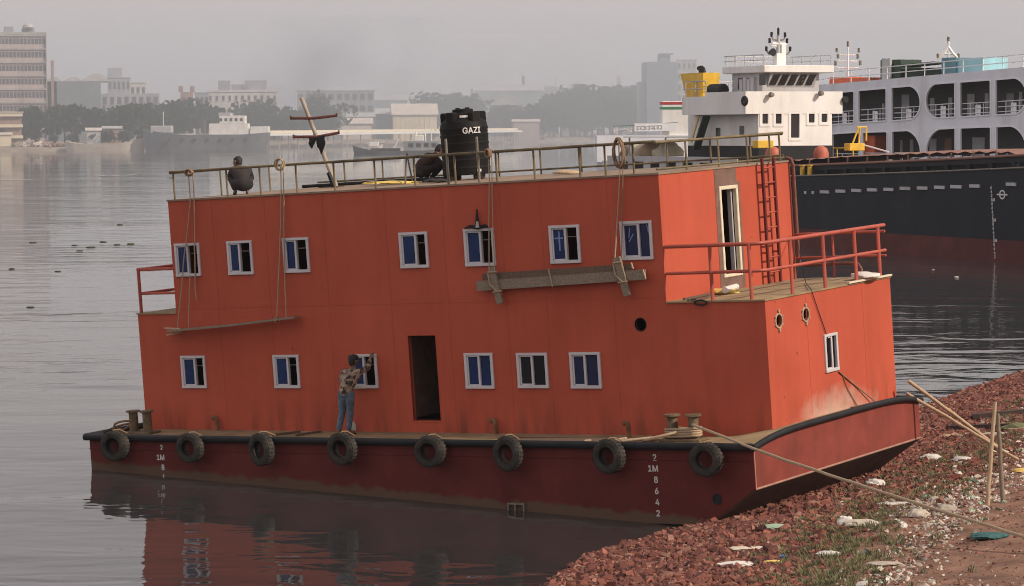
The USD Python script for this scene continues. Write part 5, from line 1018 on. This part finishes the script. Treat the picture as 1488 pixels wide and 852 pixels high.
def ferry_mast(u, vb_, vt_, w, name):
    q0, q1 = FF.on(u, vb_, 1, 4.2), FF.on(u, vt_, 1, 4.2); g = holder(name, ferry); h = q1[2] - q0[2]; z = q0[2]
    part('pole', rod((q0[0], 4.2, z - .5), (q0[0], 4.2, z + h), .11, 8, .06), 'ferry_trim', g)
    for t, ww in ((.30, 1.0), (.52, .8), (.72, .9)):
        p = np.array([q0[0], 4.2, z + h * t]); d = np.array([math.cos(FA), math.sin(FA), 0.0]); part('yard', tube([p - d * w * ww + (0, 0, .25), p - d * w * ww * .9, p + d * w * ww * .9, p + d * w * ww + (0, 0, .25)], .055, 6), 'ship_white', g)
        for sg in (-1, 1): part('lamp', lathe([(0, 0), (.11, 0), (.11, .34), (0, .38)], 8, 'z', tuple(p + d * sg * w * ww + (0, 0, .22))), 'steel_grey', g)
    part('lamp', lathe([(0, 0), (.10, 0), (.10, .4), (0, .45)], 8, 'z', (q0[0], 4.2, z + h)), 'steel_grey', g)
ferry_mast(1232, 112, 68, 1.0, 'mast')
q0 = FF.on(1378, 84, 1, 3.6); g = holder('mast', ferry); d = np.array([math.cos(FA), math.sin(FA), 0.0])
for sg in (-1, 1): part('stay', tube([q0 + d * sg * .8 - (0, 0, .1), q0 + d * sg * .35 + (0, 0, .35), q0 + (0, 0, .85)], .11, 6), 'ship_white', g); part('lamp', lathe([(0, 0), (.11, 0), (.11, .3), (0, .34)], 8, 'z', tuple(q0 + d * sg * .8)), 'steel_grey', g)
part('brace', rod(q0 - d * .5 + (0, 0, .3), q0 + d * .5 + (0, 0, .3), .08, 6), 'ship_white', g); part('pole', rod(q0, q0 + (0, 0, 1.4), .08, 6), 'ship_white', g); part('lamp', lathe([(0, 0), (.11, 0), (.11, .3), (0, .34)], 8, 'z', tuple(q0 + (0, 0, 1.3))), 'steel_grey', g)
q = FF.on(1258, 228, 1, -1.5); 
part('cargo_container', bx(FF.on(1253, 220, 1, .4)[0], FF.on(1271, 220, 1, .4)[0], .4, 2.2, zlow(0) - .1, FF.on(1262, 197, 1, .4)[2], .03), 'orange_paint', ferry, label='orange-red locker on the lower gallery')
# ------------------------------------------------------------------ the far bank: terrain, trees, buildings, boats
BU = np.array([-500, 0, 200, 345, 500, 700, 950, 1300, 2100], float); BD = np.array([840, 845, 855, 950, 1050, 1190, 1340, 1500, 1600], float)
def shore_y(x):
    xs = (BU - 744) / FPX * BD; return np.interp(x, xs, BD)
def fbz(x, y):
    d = y - shore_y(x); return np.interp(d, [-40, -4, 0, 6, 30, 90, 300, 1200], [-3.4, -.6, .0, 1.3, 2.2, 2.6, 3.0, 4.0]) + .5 * meshkit.fbm(np.stack([x * .08, y * .08, 0 * x], -1)) * np.clip(d / 8, 0, 1)
solo('far_bank', sheet(np.linspace(-640, 640, 161), np.concatenate([np.arange(800, 1640, 6), np.arange(1640, 1875, 30)]), fbz), 'far_soil', kind='structure', smooth=True)
def fbase(p): return float(fbz(np.array([p[0]]), np.array([p[1]]))[0])
def fpt(u, D):
    p = far(u, 200, D); p = np.array([p[0], p[1], 0]); p[2] = fbase(p); return p
def zof(v, D, u=744): return far(u, v, D)[2]
# trees: one trunk with limbs under a crown of many leaf clumps
def tree_proto(k, h, w, cz, sparse=1.0, n=520):
    g = np.random.default_rng(100 + k); V, F = [], []
    lobes = [(g.normal(0, .34, 2) * w * .5, g.uniform(cz, .88) * h, g.uniform(.24, .42) * w * .62) for _ in range(9)]
    for _ in range(int(n * sparse)):
        (c, z, r) = lobes[g.integers(0, len(lobes))]; d = g.normal(0, 1, 3); d /= np.linalg.norm(d); q = np.array([c[0], c[1], z]) + d * r * np.array([1, 1, .8]) * g.uniform(.55, 1.05)
        a, b = g.normal(0, 1, 3), g.normal(0, 1, 3); a /= np.linalg.norm(a); b -= a * (a @ b); b /= np.linalg.norm(b); s_ = g.uniform(.35, .8); i = len(V)
        V += [q - a * s_, q + b * s_ * .8, q + a * s_, q - b * s_ * .7]; F += [[i, i + 1, i + 2], [i, i + 2, i + 3]]
    crown = trimesh.Trimesh(V, F, process=False)
    tr = [tube([(0, 0, -1), (0, 0, h * .3), (.2, .1, h * .6)], [.035 * h, .028 * h, .012 * h], 7)] + [rod((0, 0, h * (.28 + .05 * i)), (l[0][0], l[0][1], l[1]), .014 * h, 5, .005 * h) for i, l in enumerate(lobes[:5])]
    return crown, cat_(tr)
protos = []
for k, (h, w, cz_, sp_, nm, lab) in enumerate(((9, 9.5, .42, 1, 'far_tree', 'hazy broad tree in the tree line on the far bank'), (11, 8, .40, 1, 'far_tree', 'hazy broad tree in the tree line on the far bank'), (7.5, 9, .40, 1, 'far_tree', 'hazy broad tree in the tree line on the far bank'), (13, 11, .45, .55, 'far_tree', 'tall loose-crowned tree rising before the long grey block'), (8, 14, .38, 1.3, 'far_tree', 'hazy broad tree in the tree line on the far bank'))):
    cr, tk = tree_proto(k, h, w, cz_, sp_); protos.append((cr, tk, nm, lab, h))
TG = 'trees in the tree line along the far bank'; made = {}
def tree(u, D, height, k, label=None, group=TG):
    cr, tk, nm, lab, h = protos[k]; p = fpt(u, D); M = TM((p[0], p[1], p[2] - .2), rz=(u * 7.3) % 6.28, s=height / h)
    if k not in made:
        made[k] = thing(nm, label or lab, 'tree', M, group=group); part('crown', cr, 'leaf_far', made[k]); part('trunk', tk, 'trunk', made[k])
    else:
        x = copy(made[k], M, label or lab, group)
gt = np.random.default_rng(17)
def row(u0, u1, n, back, hlo, hhi, kinds=(0, 1, 2, 4), where='on the far bank'):
    for u in np.linspace(u0, u1, n):
        u = u + gt.uniform(-5, 5); D = float(np.interp(u, BU, BD)) + back + gt.uniform(-8, 8); tree(u, D, gt.uniform(hlo, hhi) * D / 900, kinds[gt.integers(0, len(kinds))], 'hazy broad tree in the line ' + where, 'far trees ' + where)
row(-40, 48, 5, 60, 8, 12, where='before the foot of the tower block'); row(52, 80, 2, 35, 14, 15, (1,), where='under the chimney beside the tower block'); row(90, 185, 6, 45, 9, 15.5, where='before the wavy-roofed shed'); row(185, 260, 6, 60, 9, 15.5, where='below the small white block'); row(-20, 230, 11, 22, 3.5, 6, (0, 2, 4), where='at the left water edge, low and bushy')
row(236, 300, 4, 60, 8, 14, where='round the narrow brick tower'); row(300, 425, 9, 50, 8, 14.5, where='before the long pale house'); row(345, 430, 6, 30, 7, 9, where='behind the white bridge of the moored ship')
tree(458, 1090, 21.5, 3, 'tall loose-crowned tree rising before the long grey block', None); row(440, 478, 4, 40, 10, 13, where='at the left end of the long grey block')
row(610, 690, 8, 190, 12, 15, (0, 1, 4), where='above the roof of the cream warehouse'); tree(676, 1390, 19, 1, 'round-topped tree left of the water tank, beside a thin chimney', None)
row(776, 930, 15, 30, 9, 15.5, (0, 1, 2, 4), where='at the water right of the tank'); row(800, 930, 11, 70, 14.5, 18, (1, 4), where='forming the dark hump under the minaret'); row(925, 1010, 8, 60, 10, 14, where='at the foot of the tall blue-grey block')
row(720, 790, 6, 60, 9, 11, where='round the low pink shed')
tree(112, 905, 14.0, 3, 'thin feathery tree before the grey shed with the wavy roof', None)
# buildings
def building(name, label, cat, u0, u1, vt, D, depth, mat, floors=0, cols=0, win='far_dark', yaw=None, wfrac=(.55, .5), roof=None, extra=None, band=None, base=None):
    pL, pR = far(u0, 190, D), far(u1, 190, D); w = pR[0] - pL[0]; cx_ = (pL[0] + pR[0]) / 2; zb_ = min(fbase((cx_, D, 0)), 4) if base is None else base; h = zof(vt, D, (u0 + u1) / 2) - zb_
    yaw = (744 - (u0 + u1) / 2) / FPX * 1.08 if yaw is None else yaw
    t = thing(name, label, cat, TM((cx_, D, zb_), rz=yaw)); W2 = w / 2
    part('wall', bx(-W2, W2, 0, depth, -1, h), mat, t)
    if roof == 'flat': part('parapet', bx(-W2 - .25, W2 + .25, -.25, depth + .25, h, h + .5), mat, t)
    if floors:
        fh = h / floors
        for i in range(floors):
            if band: part('ledge', bx(-W2 - .15, W2 + .15, -.55, depth, (i + .86) * fh, (i + 1.0) * fh), band, t)
            for j in range(cols):
                cw_ = w / cols; a = -W2 + cw_ * (j + .5 - wfrac[0] / 2); wn = holder('window', t)
                part('pane', bx(a, a + cw_ * wfrac[0], -.06, -.01, (i + .28) * fh, (i + .28 + wfrac[1]) * fh), win, wn)
                if w / cols > 2.2: part('sill', bx(a - .1, a + cw_ * wfrac[0] + .1, -.3, -.0, (i + .22) * fh, (i + .28) * fh - .002), mat, wn)
    if extra: extra(t, W2, depth, h)
    return t
def gable(t, W2, d, h, rise, mat, over=.5, axis='x'):
    if axis == 'x': v = [(-W2 - over, -over, h), (W2 + over, -over, h), (W2 + over, d / 2, h + rise), (-W2 - over, d / 2, h + rise), (-W2 - over, d + over, h), (W2 + over, d + over, h)]; f = [[0, 1, 2], [0, 2, 3], [3, 2, 5], [3, 5, 4], [0, 3, 4], [1, 5, 2], [0, 4, 5], [0, 5, 1]]
    else: v = [(-W2 - over, -over, h), (0, -over, h + rise), (W2 + over, -over, h), (-W2 - over, d + over, h), (0, d + over, h + rise), (W2 + over, d + over, h)]; f = [[0, 3, 4], [0, 4, 1], [1, 4, 5], [1, 5, 2], [0, 1, 2], [3, 5, 4], [0, 2, 5], [0, 5, 3]]
    part('roof', trimesh.Trimesh(v, f, process=False), mat, t)
def tower_top(t, W2, d, h):
    part('parapet', bx(-W2 - .3, W2 + .3, -.6, d, h, h + .8), 'concrete', t)
    for x, w, hh in ((-8, 2.6, 1.2), (4.2, 3.4, 2.2), (11.2, 4.6, 1.6), (-13, 2, 1.2)): part('roof_house', bx(x + W2 * 0 - w / 2, x + w / 2, 2, 6, h + .7, h + .8 + hh, .2), 'plaster_grey', t)
    part('roof_tank', lathe([(0, 0), (1.7, 0), (2.1, .5), (1.9, 1.2), (1.0, 1.8), (0, 2.0)], 14, 'z', (11.2, 1.5, h + 2.2)), 'tin_grey', t)
    part('corner_column', bx(W2 - .05, W2 + .25, -.7, -.1, 0, h + .8), 'concrete', t)
building('tower_block', 'tall pinkish tower block with long window bands on the far left', 'building', -70, 67.5, 50, 940, 22, 'plaster_pink', 8, 26, 'far_dark', wfrac=(.78, .42), band='concrete', extra=tower_top)
building('chimney', 'thin red chimney beside the tower block', 'chimney', 75.5, 79.5, 88, 960, 1.0, 'brick_far')
def wavy(t, W2, d, h):
    for k, (x, w, r) in enumerate(((-9.5, 6, 2.2), (-2.5, 7, 2.2), (6, 11, 3.8))):
        th = np.linspace(0, PI, 9); pts = [(x - w / 2 + w * i / 8, h + r * math.sin(a) ** .8 * (.45 + .55 * (i / 8 if k < 3 else 1))) for i, a in enumerate(th)]
        part('roof', place(slab(Polygon(pts + [(x + w / 2, h - .1), (x - w / 2, h - .1)]), d), [(1, 0, 0), (0, 1, 0), (0, 0, 1)], (0, 0, 0)), 'far_dark' if k == 9 else 'tin_grey', t)
building('factory_shed', 'blue-grey shed with a wavy sawtooth roof on the far left', 'shed', 84, 147, 118, 965, 26, 'blue_shed', extra=wavy)
building('factory_annex', 'low grey annex between the tower block and the wavy-roofed shed', 'building', 66, 86, 120, 980, 10, 'blue_shed', 2, 3)
building('office_block', 'pale grey stepped block right of the wavy-roofed shed', 'building', 158, 190, 114, 1120, 14, 'plaster_grey', 4, 5, 'far_dark', roof='flat', extra=lambda t, W2, d, h: part('stair_tower', bx(-W2, W2 * .3, 2, 9, h, h + 4.6), 'plaster_grey', t))
building('white_house', 'small white block with two rows of windows on the far left', 'building', 190, 213, 121, 1100, 10, 'plaster_white', 3, 3, roof='flat')
building('low_block', 'low grey block behind trees below the stepped block', 'building', 148, 232, 136, 1060, 12, 'plaster_grey', 3, 8)
def bands(t, W2, d, h):
    for k in range(3): part('balcony', bx(-W2, W2 + .4, -1.2, 0, h * (.25 + .34 * k) - .5, h * (.25 + .34 * k) + .55), 'cream', t)
    part('roof', bx(-W2 - .5, W2 + .8, -1.5, d, h, h + .3), 'cream', t)
building('riverside_house', 'cream balconied house at the left water edge', 'house', -30, 31, 164, 868, 9, 'brick_far', 0, 0, extra=bands)
building('riverside_shed', 'small cream shed on the bank below the tower block', 'shed', 0, 16, 196, 860, 5, 'cream', extra=lambda t, W2, d, h: gable(t, W2, d, h, .8, 'tin_warm'))
building('bank_hut', 'small tin hut among the trees above the pale beached hull', 'hut', 126, 146, 190, 872, 5, 'tin_grey', extra=lambda t, W2, d, h: gable(t, W2, d, h, 1.0, 'tin_warm'))
building('bank_hut', 'reddish hut beside the grey moored ship on the far bank', 'hut', 150, 176, 187, 880, 6, 'brick_far', extra=lambda t, W2, d, h: gable(t, W2, d, h, .9, 'tin_grey'))
def btower(t, W2, d, h):
    for s in (-1, 1): part('turret', bx(s * W2 - s * .2 - .9, s * W2 - s * .2 + .9, 0, 2.5, h, h + 2.4, .1), 'brick_far', t)
    for z in (.32, .62): part('ledge', bx(-W2 - .8, W2 + .8, -.8, d, h * z, h * z + .5), 'plaster_pink', t)
building('brick_tower', 'narrow reddish brick tower with two roof turrets', 'tower', 263, 281, 134, 1010, 6, 'brick_far', 3, 2, extra=btower, wfrac=(.4, .4))
def longroof(t, W2, d, h):
    part('parapet', bx(-W2, W2, -.3, d, h, h + .8), 'plaster_white', t)
    for x, w, hh in ((-7.5, 5, 5), (-2, 5, 3), (5.5, 9, 5), (1.2, 3, 2.2)): part('roof_house', bx(x - w / 2, x + w / 2, 2, 7, h + .7, h + .8 + hh * .8), 'plaster_grey', t)
building('long_house', 'long pale house with water tanks on its roof above the far trees', 'building', 302, 404, 134, 1060, 14, 'plaster_white', 4, 11, extra=longroof, wfrac=(.4, .42))
building('side_house', 'small pale house with dark windows left of the roof-tank house', 'house', 284, 304, 136, 1040, 9, 'plaster_grey', 3, 3, roof='flat')
building('grey_block', 'long grey block with dark window rows behind the tall loose tree', 'building', 432, 544, 133, 1180, 20, 'plaster_grey', 4, 10, roof='flat', wfrac=(.62, .5), yaw=.05)
building('mill_hall', 'pale hip-roofed mill hall in the haze right of the grey block', 'hall', 540, 592, 146, 1420, 20, 'blue_shed', extra=lambda t, W2, d, h: gable(t, W2, d, h, 3.6, 'tin_grey', axis='x'))
def wh(t, W2, d, h):
    gable(t, W2, d, h, 5.0, 'tin_warm', .8); part('door', bx(1.4, 3.2, -.12, -.02, 0, 2.8), 'tin_grey', t)
    for i in range(9): part('wall_rib', bx(-W2 + (i + .5) * 2 * W2 / 9 - .08, -W2 + (i + .5) * 2 * W2 / 9 + .08, -.14, -.01, .2, h - .1), 'cream', t)
building('warehouse', 'big cream warehouse with a pale gable roof behind the jetty', 'warehouse', 572, 635, 167, 1120, 16, 'cream', extra=wh, yaw=.10)
building('warehouse_annex', 'grey gable-ended shed touching the left of the cream warehouse', 'shed', 546, 573, 166, 1130, 15, 'blue_shed', extra=lambda t, W2, d, h: gable(t, W2, d, h, 2.6, 'tin_grey', .4))
building('tin_shed', 'low tin-roofed shed left of the warehouse', 'shed', 497, 540, 180, 1110, 9, 'tin_warm', extra=lambda t, W2, d, h: gable(t, W2, d, h, 2.6, 'tin_warm', .7))
building('tin_shed', 'grey shed with a sloping roof above the low tin-roofed shed', 'shed', 505, 548, 170, 1150, 12, 'blue_shed', extra=lambda t, W2, d, h: gable(t, W2, d, h, 2.0, 'tin_grey', .7))
building('mill_hall', 'wide low mill hall with a tall chimney right of the water tank', 'hall', 690, 790, 132, 1520, 26, 'blue_shed', extra=lambda t, W2, d, h: gable(t, W2, d, h, 3.6, 'tin_grey'))
building('gabled_house', 'grey gabled mill house right of the water tank', 'house', 712, 760, 153, 1340, 14, 'blue_shed', 2, 4, extra=lambda t, W2, d, h: gable(t, W2, d, h, 6.0, 'tin_grey', .8, 'y'))
building('chimney', 'tall chimney standing on the hazy mill hall', 'chimney', 759, 763, 111, 1560, 2.0, 'far_dark')
building('chimney', 'thin short chimney just left of the water tank top', 'chimney', 684.5, 687.5, 129, 1480, 1.5, 'far_dark')
building('low_shed', 'low pink shed on the water edge right of the water tank', 'shed', 745, 784, 177, 1215, 8, 'plaster_pink', extra=lambda t, W2, d, h: gable(t, W2, d, h, 1.2, 'tin_warm'))
building('hazy_house', 'pale hazy house block with a flat roof behind the trees', 'building', 784, 812, 127, 1560, 12, 'plaster_grey', 4, 4, roof='flat')
building('hazy_house', 'hazy double house block left of the thin minaret', 'building', 816, 856, 128, 1540, 12, 'plaster_grey', 4, 5, extra=lambda t, W2, d, h: part('stair_tower', bx(-3, 4, 2, 8, h, h + 2.4), 'plaster_grey', t))
building('radio_mast', 'needle-thin hazy mast above the pale house block', 'mast', 806.6, 807.6, 111, 1580, .4, 'far_dark')
building('minaret', 'thin pale minaret left of the tall blue-grey block', 'minaret', 897, 902, 116, 1500, 2, 'plaster_pink', extra=lambda t, W2, d, h: (part('dome', lathe([(1.25, 0), (1.3, .8), (.7, 2.2), (.12, 3.2), (0, 4.4)], 12, 'z', (0, 1, h)), 'plaster_pink', t), part('balcony', bx(-1.6, 1.6, -.5, 2.5, h - 2, h - 1.5), 'plaster_grey', t)))
building('hazy_house', 'long hazy house block between the minaret and the tall blue-grey block', 'building', 902, 942, 126, 1480, 14, 'plaster_grey', 4, 6, roof='flat')
def tallx(t, W2, d, h):
    part('roof_house', bx(-1, 4.6, 3, 9, h, h + 4.0), 'blue_shed', t); part('roof_slab', bx(-.4, 6, 2, 9, h + 3.6, h + 4.4), 'blue_shed', t); part('setback', bx(-W2 - 3.5, -W2, 3, 12, -1, h * .77), 'plaster_grey', t)
building('tall_block', 'tall blue-grey block behind the funnel of the cargo ship', 'building', 940, 985, 90, 1290, 18, 'blue_shed', extra=tallx, yaw=.10)
building('white_tower', 'white apartment tower with dark windows beside the tall blue-grey block', 'building', 984, 1012, 88, 1330, 12, 'plaster_white', 8, 4, roof='flat', wfrac=(.5, .45))
for k, (u, v_, r, mt, lab) in enumerate(((50, 205, (4.5, 2, 2.4), 'pale_hull', 'pale heap of rubble on the far bank under the tower block'), (66, 200, (3.5, 2, 3.0), 'brick_far', 'pinkish heap of bricks right of the pale heap on the far bank'), (84, 206, (3, 2, 1.8), 'brick_far', 'brown heap at the water left of the pale beached hull'), (28, 207, (4, 2, 1.6), 'far_soil', 'brown earth heap at the water under the balconied house'), (188, 196, (2.6, 1.5, 1.4), 'concrete', 'pale heap between the red hut and the moored grey ship'), (780, 196, (8, 3, 2.0), 'far_soil', 'brown earth mound at the water right of the low pink shed'))):
    D_ = float(np.interp(u, BU, BD)) + 9; p = fpt(u, D_); gh = np.random.default_rng(200 + k); solo('rubble_heap', [xf(chunk(1.0, 300 + 40 * k + j, .8), TM(p + np.array([gh.normal(0, .42) * r[0], gh.normal(0, .4) * r[1], 0]) + (0, 0, .2 + gh.uniform(0, .6) * r[2] * math.exp(-abs(gh.normal(0, .8)))), s=gh.uniform(.35, 1.1))) for j in range(34)], mt, lab, 'heap', kind='stuff')
# jetty and far craft
jp = [(345, 944), (500, 1040), (700, 1175), (752, 1210)]
jt = thing('long_jetty', 'long pale jetty running along the far bank behind the mast and tank', 'jetty')
jl = [far(u, 196.6 - (u - 345) * .014, D - 6) for u, D in jp]
for a, b in zip(jl[:-1], jl[1:]):
    part('deck', bar(a, b, 5, .8), 'white_paint', jt); part('shed_wall', bar(a + (0, 3, 1.0), b + (0, 3, 1.0), .4, 1.1), 'cream', jt)
    for t in np.linspace(.02, .98, 12): q = a + (b - a) * t; part('pile', rod(q - (0, 0, .5), (q[0], q[1], -2), .26, 6), 'concrete', jt)
def hull_mesh(L_, B, z0, z1, bow=.25, stern=.08, rise=.5):
    s = np.linspace(0, 1, 15); o = np.array([min(1, (1 - x) / bow) ** .6 if x > 1 - bow else min(1, .7 + x / stern * .3) for x in s]); top_ = z1 + rise * (np.clip((s - .6) / .4, 0, 1) ** 2 + .3 * np.clip((.2 - s) / .2, 0, 1)); V, F = [], []
    for i in range(15): V += [(L_ * (s[i] - .5), -B / 2 * o[i], top_[i]), (L_ * (s[i] - .5), B / 2 * o[i], top_[i]), (L_ * (s[i] - .5) * .95, -B / 2 * o[i] * .8, z0), (L_ * (s[i] - .5) * .95, B / 2 * o[i] * .8, z0)]
    for i in range(14):
        a, b = 4 * i, 4 * (i + 1); F += [[a, b, b + 2], [a, b + 2, a + 2], [a + 1, a + 3, b + 3], [a + 1, b + 3, b + 1], [a, a + 1, b + 1], [a, b + 1, b]]
    F += [[0, 2, 3], [0, 3, 1]]; return trimesh.Trimesh(V, F, process=False)
def boat(name, label, cat, u0, u1, D, z1, mat, B=8, flip=False, yaw=0.0, rise=.8):
    a, b = far(u0, 200, D), far(u1, 200, D); t = thing(name, label, cat, TM(((a[0] + b[0]) / 2, D, 0), rz=(PI if flip else 0) + yaw)); L_ = b[0] - a[0]; part('hull', hull_mesh(L_, B, -1, z1, rise=rise), mat, t, smooth=30); return t, L_
t, L_ = boat('moored_ship', 'long grey ship with white bridge moored at the far left bank', 'ship', 207, 392, 846, 5.4, 'far_hull', 9, flip=True, rise=2.2)
for x, w, z0, z1, m in ((-7.8, 13, 5.2, 9.0, 'ship_white'), (-9.0, 8.5, 9.0, 11.6, 'ship_white'), (-6.5, 4, 11.6, 12.6, 'ship_grey'), (-18, 6, 5.2, 8.0, 'ship_white')): part('deckhouse', bx(x - w / 2, x + w / 2, -3, 3, z0, z1, .1), m, t)
part('deck_edge', bx(-20, 12, -4.55, -4.4, 5.1, 5.7), 'ship_white', t); part('forecastle', bx(L_ / 2 - 10, L_ / 2 - 3, -2.4, 2.4, 6, 8.4, .2), 'ship_grey', t)
for x in (L_ / 2 - 7, -6.8): part('mast', rod((x, 0, 8), (x, 0, 13.0), .13, 6), 'ship_white', t)
for i in range(7): part('scupper', bx(-14 + i * 4.2, -13.3 + i * 4.2, 4.05, 4.62, 3.4, 4.2), 'far_dark', t)
for i in range(5): part('window', bx(-12.5 + i * 1.7, -11.6 + i * 1.7, 2.98, 3.04, 9.8, 10.8), 'far_dark', t)
t, L_ = boat('beached_hull', 'pale curved hull lying on the far left bank', 'boat', 96, 212, 850, 2.6, 'pale_hull', 7, rise=2.4)
t, L_ = boat('sand_barge', 'low dark sand barge with white wheelhouse in mid river by the crouching man', 'barge', 512, 640, 700, .9, 'far_hull', 6, flip=True, rise=1.6)
part('wheelhouse', bx(-12, -2, -2, 2, .9, 3.6, .1), 'plaster_grey', t); part('cabin', bx(-7.5, -5, -1.5, 1.5, 3.6, 5.2, .1), 'ship_white', t); part('deck_load', bx(-1, 7, -2.0, 2.0, .9, 1.7, .3), 'far_dark', t)
for i in range(4): part('window', bx(-11 + i * 2.1, -9.7 + i * 2.1, 1.99, 2.05, 1.9, 3.0), 'far_dark', t)
for x, h in ((-9.6, 6.8), (-8.0, 7.6), (-5.4, 6.2)): part('mast', rod((x, 0, 3), (x, 0, h), .16, 6), 'ship_white', t)
part('bow_post', bar((1.0, 0, 1), (-.6, 0, 4.0), .5, .3), 'ship_white', t)
t, L_ = boat('far_launch', 'small pale launch on the river under the jetty', 'boat', 532, 556, 930, .7, 'pale_hull', 3); part('cabin', bx(-2, 1.6, -1, 1, .7, 2.3, .2), 'ship_white', t)
t, L_ = boat('far_boat', 'long low boat with a pale gangplank by the far trees, right of the tank', 'boat', 806, 876, 1290, 1.3, 'far_hull', 5); part('gangplank', bar((-8, -1, 1.5), (-15, 3, 5.5), 1.2, .3), 'cream', t)
# the pale vessel with a green sign just left of the cargo ship
D = 330.0; t, L_ = boat('river_launch', 'pale blue-grey launch with striped funnel beyond the cargo ship stern', 'launch', 866, 1060, D, 2.6, 'ferry_grey', 7, flip=False, rise=.6)
def rl(u, v, y=-3.0):
    p = far(u, v, D + y); o = (far(866, 200, D)[0] + far(1060, 200, D)[0]) / 2; return p[0] - o, p[2]
xa, za = rl(962, 172); xb, zb2 = rl(988, 147)
part('funnel', bx(xa, xb + 2.5, -2.6, 2.0, 3, zb2, .08), 'ship_white', t)
part('funnel_stripe', bx(xa - .02, xb + 2.52, -2.64, 2.04, rl(975, 152)[1], rl(975, 148)[1]), 'flag_red', t); part('funnel_stripe', bx(xa - .02, xb + 2.52, -2.64, 2.04, rl(975, 159)[1], rl(975, 155.5)[1]), 'sign_green', t)
xs, zs = rl(890, 196); xe_, ze = rl(985, 181)
part('upper_deck', bx(xs - 2.0, xe_ + 5, -3.0, 3.0, 2.5, zs - .1), 'ferry_grey', t)
part('sign_board', bx(rl(922, 190)[0], xe_ - .3, -3.12, -3.0, rl(922, 191)[1], rl(922, 179.5)[1]), 'ferry_trim', t)
for sx, u, v, h in (('H', 891, 193.5, .62), ('N', 911, 192.5, .62)): 
    m = meshkit.text_mesh(sx, h, .05, bold=True); x_, z_ = rl(u, v); part('sign_letter', place(m, [(1, 0, 0), (0, 0, 1), (0, -1, 0)], (x_, -3.15, z_)), 'mark_white', t)
part('sign_letter', bx(rl(899, 188)[0], rl(912, 188)[0], -3.2, -3.15, rl(899, 188.6)[1], rl(899, 187.2)[1]), 'mark_white', t)
gq = np.random.default_rng(4)
for k in range(9):
    u = 926 + k * 4.1; a = rl(u, 188.5 - k * .18); b = rl(u + 3.1, 184 - k * .18); part('sign_letter', [bx(a[0], b[0], -3.18, -3.14, b[1], b[1] + .07), bx(a[0] + .05 + .1 * (k % 3), a[0] + .13 + .1 * (k % 3), -3.18, -3.14, a[1], b[1] + .02), bx(a[0], b[0] - .08, -3.18, -3.14, a[1] + .12 * (k % 2), a[1] + .12 * (k % 2) + .07)], 'mark_white', t)
part('sign_rail', rod((rl(891, 182)[0], -3.05, rl(891, 184)[1]), (rl(985, 178)[0], -3.05, rl(985, 178)[1]), .05, 6), 'sign_green', t)
# drifting foam lines far out
for i, (u0, u1, v, w) in enumerate(((0, 22, 251, .5), (0, 50, 262, .9), (38, 60, 250, .4), (136, 196, 256, .9), (150, 172, 245, .4), (350, 385, 239, .6))):
    a, b = ground_at(u0, v, .02), ground_at(u1, v - 1.5, .02); m = sheet(np.linspace(0, 1, 14), np.linspace(0, 1, 3), lambda x, y: 0 * x); g = np.random.default_rng(i); vv = m.vertices.copy(); k = .35 + .65 * np.abs(np.sin(vv[:, 0] * 9 + i)) * np.minimum(1, 6 * vv[:, 0] * (1 - vv[:, 0]) + .1)
    m.vertices = a + (b - a) * vv[:, :1] + np.stack([0 * k, (vv[:, 1] - .5) * w * 2.2 * k, .015 + 0 * k], -1); solo('foam_streak', m, 'foam', ['white foam streak at the left photo edge, upper of two', 'long white foam streak at the left photo edge, lower of two', 'short faint foam streak above the long one at the left', 'long white foam streak left of the crouching man', 'short foam streak just below the pale beached hull', 'white foam streak above the head of the crouching man'][i], 'foam')
# ------------------------------------------------------------------ air
usdkit.material(stage, '/World/Looks/haze_air', {'v': ('principled_volume', {'color': (.90, .915, .945), 'density': .00015, 'anisotropy': .2})}, [], volume='v.volume')
_mats['haze_air'] = UsdShade.Material.Get(stage, '/World/Looks/haze_air')
def smoke(name, label, u, v, D, r, seed, col, dens):
    m = trimesh.creation.icosphere(3, 1.0); vv = m.vertices; k = 1 + 2.2 * meshkit.fbm(vv * 1.3 + seed); m.vertices = vv * k[:, None] * np.array(r)
    c = far(u, v, D); lean = .45 * (m.vertices[:, 2] + r[2]); m.vertices[:, 0] += lean; m.apply_translation(c)
    m.vertices[:, 2] = np.clip(m.vertices[:, 2], 5, 62)
    _mats[name] = usdkit.material(stage, f'/World/Looks/{name}_air', {'g': ('geometry', {}), 'n': ('noise_texture', {'scale': .035, 'detail': 3.0}), 'r': ('map_range', {'from_min': .42, 'from_max': .72, 'to_min': 0.0, 'to_max': dens, 'clamp': True}), 'v': ('principled_volume', {'color': col})},
        [('g.position', 'n.vector'), ('n.fac', 'r.value'), ('r.result', 'v.density')], volume='v.volume')
    solo(name, m, name, label, 'smoke', kind='stuff')
smoke('dark_smoke', 'grey-blue smoke drifting above the long grey block on the far bank', 462, 98, 1250, (22, 12, 18), 2.0, (.62, .67, .74), .030)
smoke('pale_smoke', 'pale smoke rising behind the water tank', 735, 105, 1480, (34, 12, 16), 5.0, (.96, .94, .93), .022)
usdkit.material(stage, '/World/Looks/smoke_air', {'v': ('principled_volume', {'color': (.82, .885, .97), 'density': .00118, 'anisotropy': .2})}, [], volume='v.volume')
_mats['smoke_air'] = UsdShade.Material.Get(stage, '/World/Looks/smoke_air')
solo('river_smoke', bx(-690, 690, 610, 1890, -4.6, 64), 'smoke_air', 'bank of thin grey smoke lying over the far shore', 'smoke', kind='stuff')
hz_ = bx(-700, 700, -60, 1900, -4.8, 66); solo('haze', hz_, 'haze_air', 'thin grey-pink smoke haze over the whole river', 'haze', kind='stuff')
